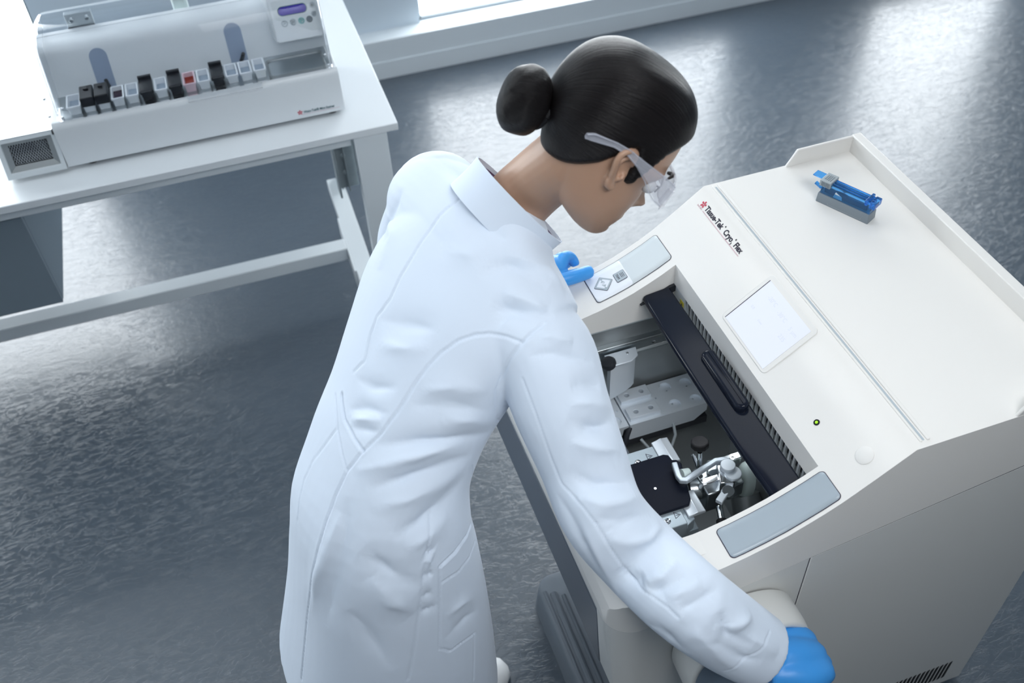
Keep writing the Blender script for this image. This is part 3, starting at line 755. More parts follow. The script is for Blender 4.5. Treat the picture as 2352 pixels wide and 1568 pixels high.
for x, m_ in ((-.037, M_key), (-.013, M_key), (.011, mat('teal_key', (.25, .50, .50), .4)), (.034, M_greyp)):
    MB().lathe(Mp @ Vector((x, -.016, .002)), Mp.col[2].to_3d(), [(.0062, 0), (.0092, 0), (.0092, .0006), (.0062, .0006), (.0062, 0)], 20).build('key_ring', m_, stn)
    MB().prism([(x - .005, -.018), (x + .005, -.018), (x + .003, -.014), (x - .003, -.014)], .002, .0026, 'z', Mp).build('key_mark', m_, stn, smooth=False)
for y in (.020, -.004):
    MB().lathe(Mp @ Vector((.050, y, .002)), Mp.col[2].to_3d(), [(.006, 0), (.0078, 0), (.0078, .0006), (.006, .0006), (.006, 0)], 20).build('key_ring', M_key, stn)
MB().prism([(.047, .0215), (.053, .0215), (.050, .017)], .002, .0026, 'z', Mp).build('key_mark', M_text, stn, smooth=False)
# maker's lettering on the front
Mf = frame((.145, Y0 - .0006, .024), (1, 0, 0), (0, 0, 1))
q = MB(); flower(q, Mf, -.010, .010, .0078); q.build('flower_mark', M_red, stn, smooth=False)
q = MB(); add_text(q, 'Histo-Tek® Mini-Stainer', .0105, Mf @ Matrix.Translation((.001, .006, 0)), bold=.0002, sx=.86); q.build('lettering', M_textg, stn, smooth=False)
MB().box(-.006, .105, .002, .0028, 0, .0003, Mf).build('underline', M_pink, stn, smooth=False)
for x in (X0 + .062, X1 - .035):
    for y in (Y0 + .030, Y0 + .26):
        MB().lathe((x, y, 0), (0, 0, 1), [(.0135, 0), (.0155, .004), (.0155, .012), (.012, .016)], 24).build('rubber_foot', M_rubber, stn)
# clear hinged cover: curved sheet with closed ends
q = MB()
cv = [(.006, .150), (.010, .158), (.030, .215), (.052, .275), (.070, .315), (.092, .342), (.120, .354), (.160, .352), (.22, .338), (.28, .322), (.315, .312)]
xa, xb = X0 + .022, X1 - .010
def shell(dx, dn):
    out = []
    for i, (y, z) in enumerate(cv):
        a = cv[max(i - 1, 0)]; b_ = cv[min(i + 1, len(cv) - 1)]; ty, tz = b_[0] - a[0], b_[1] - a[1]; l_ = math.hypot(ty, tz)
        out.append((Y0 + y + tz / l_ * dn, z - ty / l_ * dn))
    return out
rings = []
for dx, dn in ((0, .016), (.0015, .009), (.005, .004), (.011, .0008), (.018, 0)):
    rings.append([Vector((xa + dx, y, z)) for y, z in shell(dx, dn)])
for dx, dn in ((.018, 0), (.011, .0008), (.005, .004), (.0015, .009), (0, .016)):
    rings.append([Vector((xb - dx, y, z)) for y, z in shell(dx, dn)])
q.loft(rings, close=False, cap=False)
co_ = q.build('clear_cover', M_acrylic, stn, angle=80)
sd = co_.modifiers.new('solid', 'SOLIDIFY'); sd.thickness = .0028; sd.offset = 0
# end walls of the cover
for x in (xa, xb):
    inner_ = shell(0, .016); poly_ = [(y, z) for y, z in inner_] + [(Y0 + .315, .272), (Y0 + .30, .272), (Y0 + .20, .272), (Y0 + .15, .152)]
    MB().prism(poly_, x - .0012, x + .0012, 'x').build('cover_end', M_acrylic, stn, smooth=False)
# lip tab at the middle of the cover front
MB().prism(rrect(-.155, .05, Y0 - .002, Y0 + .004, .002, 3), .135, .150, 'z').build('cover_lip', M_acrylic, stn)
hb = MB().box(-.425, -.353, Y0 + .288, Y0 + .304, .268, .306).build('hinge_block', M_steel, stn, bevel=.001)
for x in (-.410, -.368):
    MB().lathe((x, Y0 + .288, .290), (0, -1, .2), [(0, .003), (.005, .003), (.007, .001), (.007, 0)], 16).build('screw', M_steel, hb)
MB().box(-.425, -.353, Y0 + .284, Y0 + .290, .263, .270).build('hinge_foot', M_slate, hb)
# steel heater box with mesh on the left end
hx = MB()
xo0, xo1 = -.674, -.518
def fy(z, d=0.0): return Y0 - .004 + (z - .016) * .34 + d          # leaning front face
hx.prism([(fy(.119), .119), (fy(.119) + .035, .119), (fy(.119) + .035, .016), (fy(.016), .016), (fy(.016) , .019), (fy(.119) + .032, .019), (fy(.119) + .032, .116), (fy(.116), .116)], xo0, xo1, 'x')
for a in ((xo0, xo0 + .003), (xo1 - .003, xo1)): hx.prism([(fy(.016), .016), (fy(.119) + .035, .016), (fy(.119) + .035, .119), (fy(.119), .119)], a[0], a[1], 'x')
hb_ = hx.build('heater_box', M_steel, stn)
def fr_(x0, x1, z0, z1, d): return [Vector((x0, fy(z0, d), z0)), Vector((x1, fy(z0, d), z0)), Vector((x1, fy(z1, d), z1)), Vector((x0, fy(z1, d), z1))]
q = MB(); q.loft([fr_(xo0, xo1, .014, .118, -.002), fr_(xo0 + .012, xo1 - .012, .027, .108, -.002), fr_(xo0 + .013, xo1 - .013, .028, .107, .004)], cap=False)
q.build('front_flange', M_whitep, hb_, smooth=False)
q = MB(); q.loft([fr_(xo0 + .012, xo1 - .012, .027, .108, .003), fr_(xo0 + .028, xo1 - .028, .041, .095, .010)], cap=False)
q.build('sloped_frame', M_liner, hb_, smooth=False)
q = MB(); q.loft([fr_(xo0 + .026, xo1 - .026, .039, .097, .0165), fr_(xo0 + .026, xo1 - .026, .039, .097, .019)]); q.build('mesh_backing', M_mblack, hb_, smooth=False)
q = MB(); zx0, zx1, zz0, zz1 = xo0 + .028, xo1 - .028, .041, .095
for sgn in (1, -1):
    for k in range(-8, 22):
        xs = zx0 + k * .0068; sl_ = sgn * .6; t0, t1 = 0.0, 1.0
        dx_ = sl_ * (zz1 - zz0)
        for lim, side_ in ((zx0, 1), (zx1, -1)):
            ta = (lim - xs) / dx_
            if side_ * dx_ > 0: t0 = max(t0, ta)
            else: t1 = min(t1, ta)
        if t1 - t0 < .03: continue
        za, zb = zz0 + t0 * (zz1 - zz0), zz0 + t1 * (zz1 - zz0)
        q.cyl((xs + dx_ * t0, fy(za, .012), za), (xs + dx_ * t1, fy(zb, .012), zb), .0006, n=6)
q.build('wire_mesh', M_chrome, hb_)
MB().tube([(xo1 - .004, Y0 + .020, .112), (xo1 - .002, Y0 + .014, .122), (xo1 + .001, Y0 + .012, .130), (xo1 + .001, Y0 + .022, .126)], .003, 8).build('latch', M_mblack, hb_)

# staining dishes along the tray, each a thing of its own
kinds = ['W', 'T', 'T', 'D', 'C', 'B', 'W', 'B', 'R', 'W', 'B', 'W', 'W', 'W']
lab = ['white staining dish with no lid at the left end of the row', 'white dish under a tall black lid, the one nearer the left end of the row',
       'white dish under a tall black lid, just before the dish of dark stain', 'white open dish filled with very dark purple stain',
       'white open dish between the dark purple stain and a low black lid', 'dish with a low black lid, leftmost of the three low black lids',
       'white open dish standing alone between the first two low black lids', 'dish with a low black lid right beside the red stain',
       'white open dish holding red stain, its front stained pink', 'white open dish between the red stain and the last low black lid',
       'dish with a low black lid, rightmost of the three low black lids', 'first of three white open dishes right of the last black lid',
       'middle one of three white open dishes at the right end of the row', 'last white open dish, beside the empty metal basin']
M_dishp = mat('pink_stained_plastic', (0.78, 0.60, 0.66), 0.35)
PX0, PIT = -.4695, .0388
for i, kd in enumerate(kinds):
    xc = PX0 + PIT * (i + .5)
    d = tag(empty('staining_dish', (xc, Y0 + .040, ZT + .1414)), lab[i], 'staining dish', 'staining dishes in the slide stainer')
    w_, dp, hh = .0165, .066, .030
    if i == 0: w_ = .018
    def dr(s, z, y0=0): return [Vector((x, y, z)) for x, y in rrect(-w_ + s, w_ - s, .0 + s + y0, dp - s, .0025, 3)]
    q = MB()
    q.loft([dr(.003, 0), dr(.0015, .020), dr(-.0006, .0205), dr(-.0010, .025), dr(-.0006, .0262), dr(.0030, .0262), dr(.0034, .024), dr(.0045, .004)], cap=False)
    q.add(dr(.003, 0), [tuple(range(16))]); q.add(dr(.0045, .004), [tuple(range(16))])
    q.build('dish', {'R': M_dishp, 'B': M_mblack}.get(kd, M_dish), d, angle=50)
    if kd in 'DRWC':
        lq = MB(); lz = {'D': .014, 'R': .014}.get(kd, .010)
        lq.add(dr(.0042, lz), [tuple(range(16))])
        lq.build('liquid', {'D': M_liq_d, 'R': M_liq_r}.get(kd, M_liq_w), d)
    if kd == 'T':
        lq = MB(); lq.loft([dr(-.0012, .018), dr(-.0012, .043), dr(.0005, .045)])
        lq.prism(rrect(-.006, .006, .040, .052, .003, 3), .044, .050, 'z')
        lq.build('tall_lid', M_mblack, d, bevel=.001)
    if kd == 'B':
        lq = MB(); lq.loft([dr(-.0016, .021), dr(-.0016, .030), dr(.0005, .0315)]); lq.box(-w_ - .0014, w_ + .0014, dp - .004, dp + .006, .022, .040)
        lq.prism(rrect(-w_ + .002, w_ - .002, -.006, .004, .001, 2), .016, .030, 'z')
        lq.build('low_lid', M_mblack, d, bevel=.001)

# upright white duct behind the stainer
dk = tag(MB().prism(rrect(-.137, -.093, 2.868, 2.90, .010, 5), ZT, 1.62, 'z').build('duct', M_translu, bevel=.002), 'upright white translucent duct standing on the table behind the stainer', 'duct')
# ------------------------------------------------------------------ the person
per = tag(empty('person', (0, 0, 0)), 'person in white lab coat, blue gloves and clear safety glasses bending over the open machine', 'person')
M_skin = mat('skin', (0.50, 0.31, 0.215), 0.42, sub=0.12, bump=(250, .10, .0006), mottled=(9, (0.44, 0.265, 0.18)))
M_glove = mat('blue_nitrile', (0.055, 0.33, 0.80), 0.38, bump=(90, .25, .0012))
M_purple = mat('purple_shirt', (0.10, 0.06, 0.13), 0.6)
M_trous = mat('dark_trousers', (0.03, 0.035, 0.05), 0.8)
M_shoe = mat('white_shoe', (0.85, 0.87, 0.88), 0.35)
M_coat = mat('white_cotton_coat', (0.69, 0.775, 0.89), 0.72, sheen=0.15)
# cloth: fine weave and soft creases
nt = M_coat.node_tree; b_ = nt.nodes['Principled BSDF']; tc = nt.nodes.new('ShaderNodeTexCoord')
na = nt.nodes.new('ShaderNodeTexNoise'); na.inputs['Scale'].default_value = 11; na.inputs['Detail'].default_value = 2; na.inputs['Distortion'].default_value = .6
nb = nt.nodes.new('ShaderNodeTexNoise'); nb.inputs['Scale'].default_value = 900; nb.inputs['Detail'].default_value = 1
for n in (na, nb): nt.links.new(tc.outputs['Object'], n.inputs['Vector'])
b1 = nt.nodes.new('ShaderNodeBump'); b1.inputs['Strength'].default_value = .25; b1.inputs['Distance'].default_value = .006
b2 = nt.nodes.new('ShaderNodeBump'); b2.inputs['Strength'].default_value = .12; b2.inputs['Distance'].default_value = .0004
nt.links.new(na.outputs['Fac'], b1.inputs['Height']); nt.links.new(nb.outputs['Fac'], b2.inputs['Height'])
nt.links.new(b1.outputs[0], b2.inputs['Normal']); nt.links.new(b2.outputs[0], b_.inputs['Normal'])

V = Vector
def smoothstep(a, b, x):
    t = np.clip((x - a) / (b - a), 0, 1); return t * t * (3 - 2 * t)
def catmull(P, n):
    """smooth interpolation through rows of numbers"""
    P = np.array(P, float); out = []
    for i in range(len(P) - 1):
        p0, p1, p2, p3 = P[max(i - 1, 0)], P[i], P[i + 1], P[min(i + 2, len(P) - 1)]
        for k in range(n):
            t = k / n
            out.append(.5 * ((2 * p1) + (-p0 + p2) * t + (2 * p0 - 5 * p1 + 4 * p2 - p3) * t ** 2 + (-p0 + 3 * p1 - 3 * p2 + p3) * t ** 3))
    out.append(P[-1]); return np.array(out)
def remeshed(mb, name, material, voxel, smooth=6, parent=None):
    o = mb.build(name, material, parent, angle=180)
    r = o.modifiers.new('r', 'REMESH'); r.mode = 'VOXEL'; r.voxel_size = voxel; r.use_smooth_shade = True
    if smooth:
        s_ = o.modifiers.new('s', 'SMOOTH'); s_.factor = .5; s_.iterations = smooth
    bpy.context.view_layer.update(); bake(o, sharp=0)
    return o
def co_of(o):
    n = len(o.data.vertices); a = np.empty(n * 3); o.data.vertices.foreach_get('co', a); return a.reshape(-1, 3)
def no_of(o):
    n = len(o.data.vertices); a = np.empty(n * 3)
    o.data.vertex_normals.foreach_get('vector', a); return a.reshape(-1, 3)
def set_co(o, a):
    o.data.vertices.foreach_set('co', a.ravel()); o.data.update()

# --- torso stations of the coat: centre, half width, front and back half depth, lateral direction
TORSO = [  # cx, cy, cz, a, bf, bb, lateral x,y,z
    (-.020, 1.030, .48, .255, .225, .200, .15, -.98, .0),
    (.000, 1.032, .60, .238, .205, .188, .15, -.98, .0),
    (.020, 1.035, .74, .218, .182, .172, .15, -.98, -.02),
    (.036, 1.040, .87, .198, .160, .160, .15, -.98, -.05),
    (.048, 1.050, .97, .182, .142, .146, .16, -.98, -.07),
    (.078, 1.078, 1.055, .160, .125, .122, .17, -.97, -.10),
    (.125, 1.110, 1.125, .155, .120, .112, .18, -.96, -.14),
    (.180, 1.145, 1.195, .168, .122, .108, .20, -.95, -.18),
    (.235, 1.178, 1.260, .180, .115, .104, .22, -.95, -.22),
    (.285, 1.205, 1.315, .172, .100, .092, .234, -.943, -.24),
    (.325, 1.228, 1.358, .130, .082, .078, .234, -.943, -.24),
    (.352, 1.242, 1.388, .090, .066, .066, .234, -.943, -.24),
    (.366, 1.250, 1.402, .060, .05, .05, .234, -.943, -.24)]
def torso_rings(rows, scale=1.0, n=56, sub=5, inset=0.0):
    R_ = catmull(rows, sub); rings = []
    for i, r in enumerate(R_):
        c = V(r[:3]); T = V(R_[min(i + 1, len(R_) - 1)][:3] - R_[max(i - 1, 0)][:3]).normalized()
        L = V(r[6:9]); L = (L - T * L.dot(T)).normalized(); F = T.cross(L)
        a, bf, bb = [max(x * scale - inset, .012) for x in r[3:6]]
        ring = []
        for k in range(n):
            t = 2 * PI * k / n; x = math.cos(t); y = math.sin(t)
            e = .88
            X = math.copysign(abs(x) ** e, x) * a; Y = math.copysign(abs(y) ** e, y) * (bf if y > 0 else bb)
            ring.append(c + L * X + F * Y)
        rings.append(ring)
    return rings
def limb(mb, rows, n=28, sub=6, e=1.0):
    R_ = catmull(rows, sub); pts = [V(r[:3]) for r in R_]; prev = None; rs = []
    for i, p in enumerate(pts):
        d = (pts[min(i + 1, len(pts) - 1)] - pts[max(i - 1, 0)]).normalized()
        a = d.orthogonal().normalized() if prev is None else (prev - d * prev.dot(d)).normalized()
        prev = a; bb = d.cross(a); r = R_[i][3]
        rs.append([p + (a * math.cos(t) + bb * math.sin(t)) * r for t in [2 * PI * k / n for k in range(n)]])
    mb.loft(rs)
ARM_R = [(.315, 1.085, 1.280, .080), (.346, 1.032, 1.252, .082), (.352, .971, 1.195, .078), (.366, .907, 1.120, .072), (.374, .838, 1.065, .069),
         (.4176, .785, .9964, .070), (.456, .692, .990, .069), (.5205, .653, .915, .067), (.572, .6286, .860, .062)]
ARM_L = [(.290, 1.335, 1.325, .078), (.278, 1.395, 1.322, .082), (.285, 1.455, 1.26, .076), (.310, 1.51, 1.18, .070), (.340, 1.545, 1.10, .064),
         (.395, 1.528, 1.045, .058), (.45, 1.50, 1.00, .052), (.485, 1.485, .978, .048)]

# --- head frame: x = her right, y = forward, z = up
HC = V((.497, 1.160, 1.528))
HG = (RIGHT * .82 - UP * .41 + FWD * .40).normalized(); HH = RIGHT * .46 + UP * .74 - FWD * .48; HH = (HH - HG * HH.dot(HG)).normalized(); HR = HG.cross(HH)
HM = Matrix((HR, HG, HH)).transposed().to_4x4(); HM.translation = HC
HS = 1.04
HEAD = [  # z, front, back, half width
    (0.1330, 0.0020, -0.0280, 0.0150), (0.1300, 0.0264, -0.0520, 0.0360), (0.1210, 0.0500, -0.0740, 0.0551), (0.1050, 0.0693, -0.0930, 0.0678), (0.0836, 0.0820, -0.1055, 0.0730), (0.0561, 0.0898, -0.1110, 0.0775), (0.0286, 0.0926, -0.1095, 0.0780), (0.0061, 0.0917, -0.1010, 0.0765), (-0.0143, 0.0864, -0.0881, 0.0735), (-0.0347, 0.0845, -0.0778, 0.0695), (-0.0551, 0.0855, -0.0656, 0.0650), (-0.0734, 0.0845, -0.0516, 0.0595), (-0.0918, 0.0817, -0.0329, 0.0510), (-0.1061, 0.0789, -0.0094, 0.0400), (-0.1183, 0.0722, 0.0187, 0.0270), (-0.1244, 0.0627, 0.0375, 0.0120)]
def head_rings(off=0.0, n=72, sub=4):
    R_ = catmull(HEAD, sub); rings = []
    for z, f, bk, w in R_:
        cy = (f + bk) / 2 if z > -.02 else (f + bk) / 2
        ring = []
        for k in range(n):
            t = 2 * PI * k / n; x = math.cos(t); y = math.sin(t); e = .92 if y < 0 else .88
            X = math.copysign(abs(x) ** e, x) * w; Y = cy + math.copysign(abs(y) ** e, y) * ((f - cy) if y > 0 else (cy - bk))
            # flatter face, narrower towards the front
            X *= 1 - .16 * max(y, 0) ** 2
            ring.append((X, Y, z))
        rings.append(ring)
    return rings
def face_relief(p):
    x, y, z = p
    if y > .03:
        g_ = lambda cx, cz, sx, sz: math.exp(-((x - cx) / sx) ** 2 - ((z - cz) / sz) ** 2)
        y += .019 * g_(0, -.046, .0105, .011) + .011 * g_(0, -.028, .008, .018)
        y += .004 * g_(0, -.050, .019, .008)
        y += .005 * (g_(.032, .012, .022, .008) + g_(-.032, .012, .022, .008)) - .008 * (g_(.032, -.010, .015, .011) + g_(-.032, -.010, .015, .011))
        y += .004 * (g_(.046, -.034, .018, .016) + g_(-.046, -.034, .018, .016))
        y += .006 * g_(0, -.076, .022, .006) + .005 * g_(0, -.086, .018, .006) - .003 * g_(0, -.081, .024, .0022)
        y += .006 * g_(0, -.110, .020, .012) - .003 * g_(0, -.096, .022, .006)
    return (x, y, z)
body = MB()
body.loft([[HM @ (V(face_relief(p)) * HS) for p in r] for r in head_rings()])
# neck
def hp(x, y, z): return HM @ (V((x, y, z)) * HS)
nk = [(*hp(0, -.020, .02), .060), (*hp(0, -.030, -.035), .057), (.423, 1.200, 1.474, .053), (.402, 1.225, 1.435, .053), (.375, 1.237, 1.400, .055), (.345, 1.236, 1.365, .056)]
limb(body, nk, sub=5)
body.loft(torso_rings(TORSO[3:], inset=.026, n=40, sub=4))
limb(body, [(x, y, z, r * .58) for x, y, z, r in ARM_R] [:-1] + [(.560, .640, .868, .026)], n=20)
limb(body, [(x, y, z, r * .55) for x, y, z, r in ARM_L] + [(.505, 1.484, .980, .022)], n=20)
for sy in (-1, 1):
    limb(body, [(.045, 1.045 + sy * .080, .95, .080), (.05, 1.045 + sy * .09, .75, .074), (.055, 1.045 + sy * .09, .50, .060), (.045, 1.045 + sy * .09, .34, .056), (.06, 1.045 + sy * .09, .12, .038), (.07, 1.045 + sy * .09, .06, .040)], n=20)
# ears
def eh(sx, x, y, z): return hp(sx * x, (y + .003) * .90 + .001, (z - .003) * .90 + .006)
def ear(sx):
    pts = [(.0725, .006, -.026), (.080, -.003, -.020), (.087, -.012, -.004), (.091, -.019, .012), (.090, -.018, .026), (.086, -.008, .034), (.081, .004, .033), (.077, .012, .024), (.0755, .014, .012)]
    P_ = [eh(sx, x, y, z) for x, y, z in pts]
    Q = [V(q) for q in catmull([tuple(p) for p in P_], 5)]
    body.tube(Q, [.0052] * len(Q), 10)
    pts = [(.0745, .010, -.034), (.077, .001, -.031), (.079, -.004, -.022)]
    Q = [V(q) for q in catmull([tuple(eh(sx, x, y, z)) for x, y, z in pts], 4)]
    body.tube(Q, [.0065] * len(Q), 10)
    # inner plate and second fold
    pts = [(.076, .002, -.020), (.081, -.006, -.004), (.083, -.010, .010), (.081, -.004, .020), (.078, .004, .022)]
    Q = [V(q) for q in catmull([tuple(eh(sx, x, y, z)) for x, y, z in pts], 4)]
    body.tube(Q, [.0040] * len(Q), 8)
    body.loft([[hp(sx * (.070 + dx), y * s_ * .9 - .001, z * s_ * .9 + .005) for y, z in [(-.004 + .017 * math.cos(t), .004 + .028 * math.sin(t)) for t in [2 * PI * i / 20 for i in range(20)]]] for dx, s_ in ((0, 1.0), (.0045, .95))])
    pts = [(.0765, .013, -.006), (.079, .011, -.012), (.0765, .008, -.018)]
    body.tube([eh(sx, x, y, z) for x, y, z in pts], .0038, 8)
ear(1); ear(-1)
bodyo = remeshed(body, 'body', M_skin, .0023, 3, per)

# eyebrows and eyes (small parts of the face)
for sx in (1, -1):
    pts = [hp(sx * x, y, z) for x, y, z in ((.012, .1005, .017), (.025, .1005, .022), (.040, .094, .023), (.052, .084, .017))]
    MB().tube(pts, [.0028, .0036, .003, .0012], 8).build('eyebrow', mat('brow_hair', (.02, .015, .015), .6) if sx == 1 else bpy.data.materials['brow_hair'], per)
    MB().ball(hp(sx * .032, .078, -.009), .012, 16).build('eye', M_shoe if sx == 1 else M_shoe, per)
    MB().tube([hp(sx * x, y, z) for x, y, z in ((.018, .089, -.008), (.032, .093, -.003), (.046, .085, -.008))], .0014, 6).build('eyelash', bpy.data.materials['brow_hair'], per)

# --- hair
M_hair = bpy.data.materials.new('dark_hair'); M_hair.use_nodes = True
nt = M_hair.node_tree; b_ = nt.nodes['Principled BSDF']
b_.inputs['Base Color'].default_value = (.012, .010, .011, 1); b_.inputs['Roughness'].default_value = .33; b_.inputs['Specular IOR Level'].default_value = .16
tc = nt.nodes.new('ShaderNodeTexCoord'); sp = nt.nodes.new('ShaderNodeSeparateXYZ'); nt.links.new(tc.outputs['Object'], sp.inputs[0])
at = nt.nodes.new('ShaderNodeMath'); at.operation = 'ARCTAN2'
nt.links.new(sp.outputs['X'], at.inputs[0]); nt.links.new(sp.outputs['Z'], at.inputs[1])
cb = nt.nodes.new('ShaderNodeCombineXYZ')
m1 = nt.nodes.new('ShaderNodeMath'); m1.operation = 'MULTIPLY'; m1.inputs[1].default_value = 26
m2_ = nt.nodes.new('ShaderNodeMath'); m2_.operation = 'MULTIPLY'; m2_.inputs[1].default_value = 9
nt.links.new(at.outputs[0], m1.inputs[0]); nt.links.new(sp.outputs['Y'], m2_.inputs[0])
nt.links.new(m1.outputs[0], cb.inputs[0]); nt.links.new(m2_.outputs[0], cb.inputs[1])
nn = nt.nodes.new('ShaderNodeTexNoise'); nn.inputs['Scale'].default_value = 1.6; nn.inputs['Detail'].default_value = 5; nn.inputs['Roughness'].default_value = .65
nt.links.new(cb.outputs[0], nn.inputs['Vector'])
bp = nt.nodes.new('ShaderNodeBump'); bp.inputs['Strength'].default_value = .8; bp.inputs['Distance'].default_value = .003
nt.links.new(nn.outputs['Fac'], bp.inputs['Height']); nt.links.new(bp.outputs[0], b_.inputs['Normal'])
mx = nt.nodes.new('ShaderNodeMix'); mx.data_type = 'RGBA'; mx.inputs[6].default_value = (.003, .003, .004, 1); mx.inputs[7].default_value = (.016, .013, .013, 1)
nt.links.new(nn.outputs['Fac'], mx.inputs[0]); nt.links.new(mx.outputs[2], b_.inputs['Base Color'])
def hairline(y, x):
    """height below which there is no hair, for a given front-back position"""
    k = [(-.12, -.072), (-.085, -.068), (-.062, -.050), (-.042, -.030), (-.026, -.012), (-.012, .012), (.004, .034), (.014, .016), (.022, -.016), (.030, -.018), (.037, .006), (.047, .036), (.060, .050), (.078, .064), (.12, .072)]
    for a, c in zip(k[:-1], k[1:]):
        if a[0] <= y <= c[0]: return a[1] + (c[1] - a[1]) * (y - a[0]) / (c[0] - a[0])
    return k[0][1] if y < k[0][0] else k[-1][1]
hr = MB(); rr = []
for r in head_rings(n=160, sub=8):
    ring = []
    for (x, y, z) in r:
        d = z - hairline(y, x)
        t_ = min(max((d + .004) / .022, 0), 1); t_ = t_ * t_ * (3 - 2 * t_)
        off = -.006 + .0165 * t_ + .003 * math.exp(-((y + .10) / .05) ** 2) * t_
        nrm = V((x / .077 ** 2, (y + .005) / .1 ** 2, (z - .0) / .12 ** 2)).normalized()
        ring.append(V((x, y, z)) * HS + nrm * off)
    rr.append(ring)
hr.loft(rr)
hair = hr.build('hair', M_hair, per, angle=180); hair.matrix_local = HM
bn = MB(); rings = []
for k in range(1, 24):
    t = PI * k / 24; ring = []
    for i in range(48):
        a = 2 * PI * i / 48
        rad = .047 * (math.sin(t) ** .7) * (1 + .02 * math.sin(3 * a + 5 * t) + .006 * math.sin(11 * a - 9 * t))
        ring.append(V((rad * math.cos(a), -.040 * math.cos(t) * .9, rad * math.sin(a) * 1.12)))
    rings.append(ring)
bn.loft(rings)
bun = bn.build('hair_bun', M_hair, per, angle=180)
bun.matrix_local = HM @ Matrix.Translation((.0, -.147, -.008)) @ Matrix.Rotation(math.radians(12), 4, 'X')
tie = MB().tube([(.024 * math.cos(a), 0, .026 * math.sin(a)) for a in [2 * PI * i / 24 for i in range(25)]], .005, 8).build('hair_tie', M_rubber, per)
tie.matrix_local = HM @ Matrix.Translation((0, -.112, -.006))

# --- safety glasses
M_lens = mat('clear_polycarbonate', (.86, .88, .94), .06, alpha=.32)
M_temple = mat('clear_temple_plastic', (.62, .64, .72), .12, alpha=.34)
gl = empty('safety_glasses', (0, 0, 0)); gl.parent = per
for sx in (1, -1):
    top = [(-.074, .024), (-.064, .030), (-.030, .036), (-.005, .037), (.020, .034), (.045, .032), (.062, .031), (.074, .029), (.086, .026)]
    low = [(-.074, .018), (-.064, .020), (-.030, .029), (-.005, .029), (.018, .022), (.040, .011), (.056, .000), (.070, -.007), (.086, -.010)]
    q = MB(); rings = []
    for (y, z1), (_, z0) in zip(top, low):
        xo = .092 + (.002 if y > .0 else .0) - (.004 if y < -.05 else 0)
        rings.append([V((sx * xo, y, z0)), V((sx * (xo + .0025), y, z0)), V((sx * (xo + .0025), y, z1)), V((sx * xo, y, z1))])
    q.loft(rings); t_ = q.build('temple', M_temple, gl, angle=50); t_.matrix_local = HM
    q = MB(); q.tube([(sx * .094, y, z) for y, z in top], .0013, 8); q.tube([(sx * .094, y, z) for y, z in low], .0013, 8)
    o = q.build('temple_edge', M_temple, gl); o.matrix_local = HM
    q = MB(); q.box(min(sx * .088, sx * .096), max(sx * .088, sx * .096), .080, .090, -.006, .020); o = q.build('hinge', M_lens, gl, bevel=.001); o.matrix_local = HM
q = MB(); rings = []
for k in range(25):
    a = -1 + 2 * k / 24; x = .092 * a; y = .109 - .020 * abs(a) ** 2.4
    rings.append([V((x, y, -.015 - .004 * (1 - abs(a)) * (1 if abs(a) > .15 else .0) + (.020 * math.exp(-(a / .13) ** 2)))), V((x * 1.01, y + .004, -.008)), V((x, y - .001, .022)), V((x * .985, y - .006, .027))])
q.loft(rings, close=False, cap=False); o = q.build('lens_shield', M_lens, gl, angle=80); o.matrix_local = HM
sd = o.modifiers.new('solid', 'SOLIDIFY'); sd.thickness = .002
q = MB(); q.tube([r[3] for r in rings], .0022, 8); q.tube([r[0] for r in rings], .0014, 8); o = q.build('brow_bar', M_temple, gl); o.matrix_local = HM

